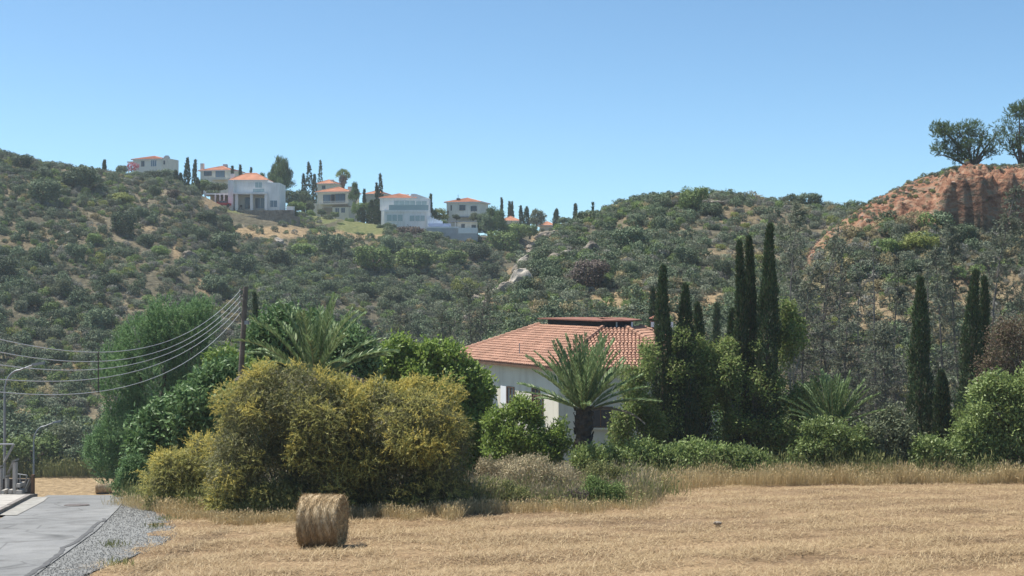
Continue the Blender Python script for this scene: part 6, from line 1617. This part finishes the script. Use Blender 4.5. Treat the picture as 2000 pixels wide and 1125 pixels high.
hay_bale('large round hay bale on the near field in front of the wattles', 630, 1071, 33.4, 1.27, 0.97, math.radians(-7), 21)
hay_bale('distant round hay bale on the stubble strip in the side valley', 203, 965, 134.5, 1.22, 1.5, math.radians(12), 22, 2500)

# small dark stone on the field and a twig on the lane
dd_ = 38.9; o = rock('small dark stone lying alone on the mown field', 1402, 1030, 14, 9, 950, M_ROCK); o.name = 'stone'; o.location = (X(1402, 38.6), 38.6, float(near_h(np.array([X(1402, 38.6)]), np.array([38.6]))[0]) + .1)

# ------------------------------------------------------------------ overhead line
def wire_y(k):
    return k
def wood_pole(label, x, y, top, lean, seed):
    g = H(x, y); t = thing('utility_pole', label, 'utility pole', (x, y, g)); h = top - g
    MB().tube([(-lean * h, 0, -.5), (-lean * h * .5, 0, h * .5), (0, 0, h)], [.13, .115, .095], 12).build('pole', M_POLE, t, smooth=True)
    for k in range(5):
        z = h - .12 - k * .225; ib = MB(); ib.tube([(-.02 - lean * (h - z), 0, z), (-.2 - lean * (h - z), 0, z)], .014, 6); ib.tube([(-.2 - lean * (h - z), -.05, z - .02), (-.2 - lean * (h - z), -.05, z + .07)], [.035, .028], 8)
        ib.build('insulator', M_CERAM, t)
    sb = MB(); sb.box(-.03, .12, -.13, .13, h - 1.5, h - 1.35); sb.build('bracket', M_METAL, t)
    return t
M_POLE = plain('weathered_pole_wood', (0.14, 0.115, 0.095), 0.9, 0.3, 3, .5); M_CERAM = plain('brown_ceramic', (0.25, 0.2, 0.17), 0.3, .1, 3); M_WIRE = plain('aluminium_wire', (0.46, 0.46, 0.46), 0.5, .05, 3, metallic=.2)
px, py = X(480, 55), 55.0; ptop = Z(560, 55)
wood_pole('tall leaning wooden utility pole carrying five wires', px, py, ptop, 0.055, 1)
wood_pole('wooden utility pole at the near end of the wires outside the left frame edge', -8.05, 6.0, 2.6, 0.0, 2)
pl_ = thing('power_line', 'five pale overhead wires sagging left from the wooden pole', 'power line', (px, py, 0))
# heights measured at the pole, at the spacer and at the frame edge
WV = [(566, 688, 663), (577, 706, 688), (588, 721, 713), (599, 739, 741), (610, 765, 766)]
def wx(y): return px - .2 + (-8.25 - (px - .2)) * (py - y) / (py - 6.0)
ya = np.linspace(6, py, 60)
def solve_y(u): 
    yy = np.linspace(8, py, 4000); return float(yy[np.argmin(np.abs(1000 + F * wx(yy) / yy - u))])
y_s, y_e = solve_y(192), solve_y(0)
sp = []
for (va, vb_, vc_) in WV:
    co = np.polyfit([py, y_s, y_e], [Z(va, py), Z(vb_, y_s), Z(vc_, y_e)], 2)
    zz = np.polyval(co, ya); MB().tube(np.stack([wx(ya) - px, ya - py, zz], -1), .0095, 5).build('wire', M_WIRE, pl_, smooth=True); sp.append(float(np.polyval(co, y_s)))
xs_ = wx(y_s) - px; MB().tube([(xs_, y_s - py, sp[0] + .02), (xs_, y_s - py, sp[-1] - .02)], .017, 6).build('spacer', M_FRAMED, pl_)

# ------------------------------------------------------------------ street lamps
def street_lamp(label, u, vt, d, arm, seed):
    x = X(u, d); g = H(x, d); h = Z(vt, d) - g - 0.35; t = thing('street_lamp', label, 'street lamp', (x, d, g))
    q = np.linspace(0, 1, 10); s2 = np.linspace(0, 1, 9)
    pole = [(0, 0, -.3), (0, 0, h * .5), (0, 0, h - 1.0)]
    MB().tube(pole, [.065, .058, .048], 10).build('pole', M_METAL, t, smooth=True)
    a = [(arm * .42 * (1 - math.cos(w * math.pi / 2)), 0, h - 1.0 + .95 * math.sin(w * math.pi / 2)) for w in q] + [(arm * .42 + arm * .4 * w, 0, h - .05 + .24 * w) for w in (0.5, 1)]
    MB().tube(a, [.042] * 10 + [.036, .03], 8).build('arm', M_METAL, t, smooth=True)
    hx = arm * .82; mb = MB(); M = Matrix.Translation((hx + arm * .12, 0, h + .235)) @ Matrix.Rotation(-.16, 4, 'Y')
    mb.box(-arm * .16, arm * .18, -.11, .11, -.03, .05, 0, M); mb.box(-arm * .12, arm * .16, -.085, .085, -.07, -.031, 0, M); mb.build('lamp_head', M_METAL, t)
    return t
street_lamp('taller grey street lamp at the left frame edge', 9, 705, 60, 1.55, 1)
street_lamp('shorter grey street lamp beyond the crest of the lane', 66, 820, 84, 1.5, 2)

# ------------------------------------------------------------------ entrance stair at the end of the pavement
M_STAIRWALL = plain('dark_stair_wall', (0.07, 0.06, 0.055), 0.9, 0.3, 3)
est = thing('entrance_stair', 'pale concrete entrance steps with sloping parapets at the end of the pavement', 'stair', (X(20, 51), 51, H(X(20, 51), 51)))
g0 = est.location.z; x0_ = X(20, 51)
def fx(u, y=0.0): return X(u, 51 + y) - x0_
def fz(v, y=0.0): return Z(v, 51 + y) - g0
BXF = [[0,3,2,1],[4,5,6,7],[0,1,5,4],[1,2,6,5],[2,3,7,6],[3,0,4,7]]
def post(u0, u1, vt, y, vb=974):
    a, b = fx(u0, y), fx(u1, y); zt = fz(vt, y)
    MB().box(a, b, y, y + .22, fz(vb, y), zt).build('parapet_post', M_CONCRETE, est)
    MB().add([(a - .02, y - .03, zt), (b + .03, y - .03, zt + .05), (b + .03, y + .26, zt + .05), (a - .02, y + .26, zt), (a - .02, y - .03, zt + .06), (b + .03, y - .03, zt + .13), (b + .03, y + .26, zt + .13), (a - .02, y + .26, zt + .06)], BXF).build('coping', M_GUTTER, est)
post(-3, 1.5, 915, 1.0); post(9.5, 14.0, 934, .6); post(24.5, 30.5, 903, .2)
def rake(u0, v0, u1, v1, y, w=.2, mat=M_GUTTER, hgt=4):
    a, b = fx(u0, y), fx(u1, y)
    MB().add([(a, y, fz(v0, y)), (b, y, fz(v1, y)), (b, y + w, fz(v1, y)), (a, y + w, fz(v0, y)), (a, y, fz(v0 - hgt, y)), (b, y, fz(v1 - hgt, y)), (b, y + w, fz(v1 - hgt, y)), (a, y + w, fz(v0 - hgt, y))], BXF).build('sloping_rail', mat, est)
rake(14, 926, 24, 905, .45); rake(49, 956, 57, 939, .1, .3, hgt=5); rake(44, 957, 52, 931, .5, .12, hgt=3)
for k, (u0, u1, v) in enumerate(((31, 42, 958), (31.6, 39, 945), (2, 8, 958), (16, 23, 957))):
    y = -.1 + k * .1; MB().box(fx(u0, y), fx(u1, y), y, y + .6, fz(v + 7, y), fz(v, y)).build('step', M_CONCRETE, est)
MB().box(fx(60.5, .1), fx(64.5, .1), .1, .3, fz(974, .1), fz(928, .1)).build('timber_post', M_WOOD, est)
MB().box(fx(-10, 1.4), fx(58, 1.4), 1.4, 1.55, fz(976, 1.4), fz(936, 1.4)).build('stair_wall', M_STAIRWALL, est)
MB().tube([(fx(30, .9), .9, fz(925, .9)), (fx(52, .9), .9, fz(928, .9))], .02, 5).build('thin_rail', M_METAL, est); MB().tube([(fx(39, .9), .9, fz(972, .9)), (fx(39, .9), .9, fz(926, .9))], .02, 5).build('thin_rail', M_METAL, est)
rl = thing('handrail', 'grey metal handrail frame above the entrance steps', 'handrail', (X(10, 52.5), 52.5, H(X(10, 52.5), 52.5))); s2 = 52.5 / F; gx = lambda u: (u - 10) * s2; gz = lambda v: Z(v, 52.5) - rl.location.z
MB().tube([(gx(-30), 0, gz(867.5)), (gx(27), 0, gz(867.5))], .035, 6).build('top_rail', M_METAL, rl); MB().tube([(gx(27), 0, gz(867.5)), (gx(8), 0, gz(903))], .05, 6).build('sloping_bar', M_GUTTER, rl); MB().tube([(gx(-5), 0, -.3), (gx(-5), 0, gz(867.5))], .03, 6).build('upright', M_METAL, rl); MB().tube([(gx(8), 0, -.3), (gx(8), 0, gz(903))], .03, 6).build('upright', M_METAL, rl)
# ------------------------------------------------------------------ air
HAZE = 0.00022
if HAZE:
    hz = MB().box(-420, 420, -30, 530, -23, 56).build('haze', None); hz.data.materials.clear()
    m = bpy.data.materials.new('thin_air'); m.use_nodes = True; nt = m.node_tree; nt.nodes.clear()
    o_ = nt.nodes.new('ShaderNodeOutputMaterial'); pv = nt.nodes.new('ShaderNodeVolumePrincipled')
    pv.inputs['Color'].default_value = (0.80, 0.90, 1.0, 1); pv.inputs['Density'].default_value = HAZE; pv.inputs['Anisotropy'].default_value = 0.3
    nt.links.new(pv.outputs[0], o_.inputs['Volume'])
    hz.data.materials.append(m); tag(hz, 'thin summer haze over the valley', 'haze', kind='stuff')
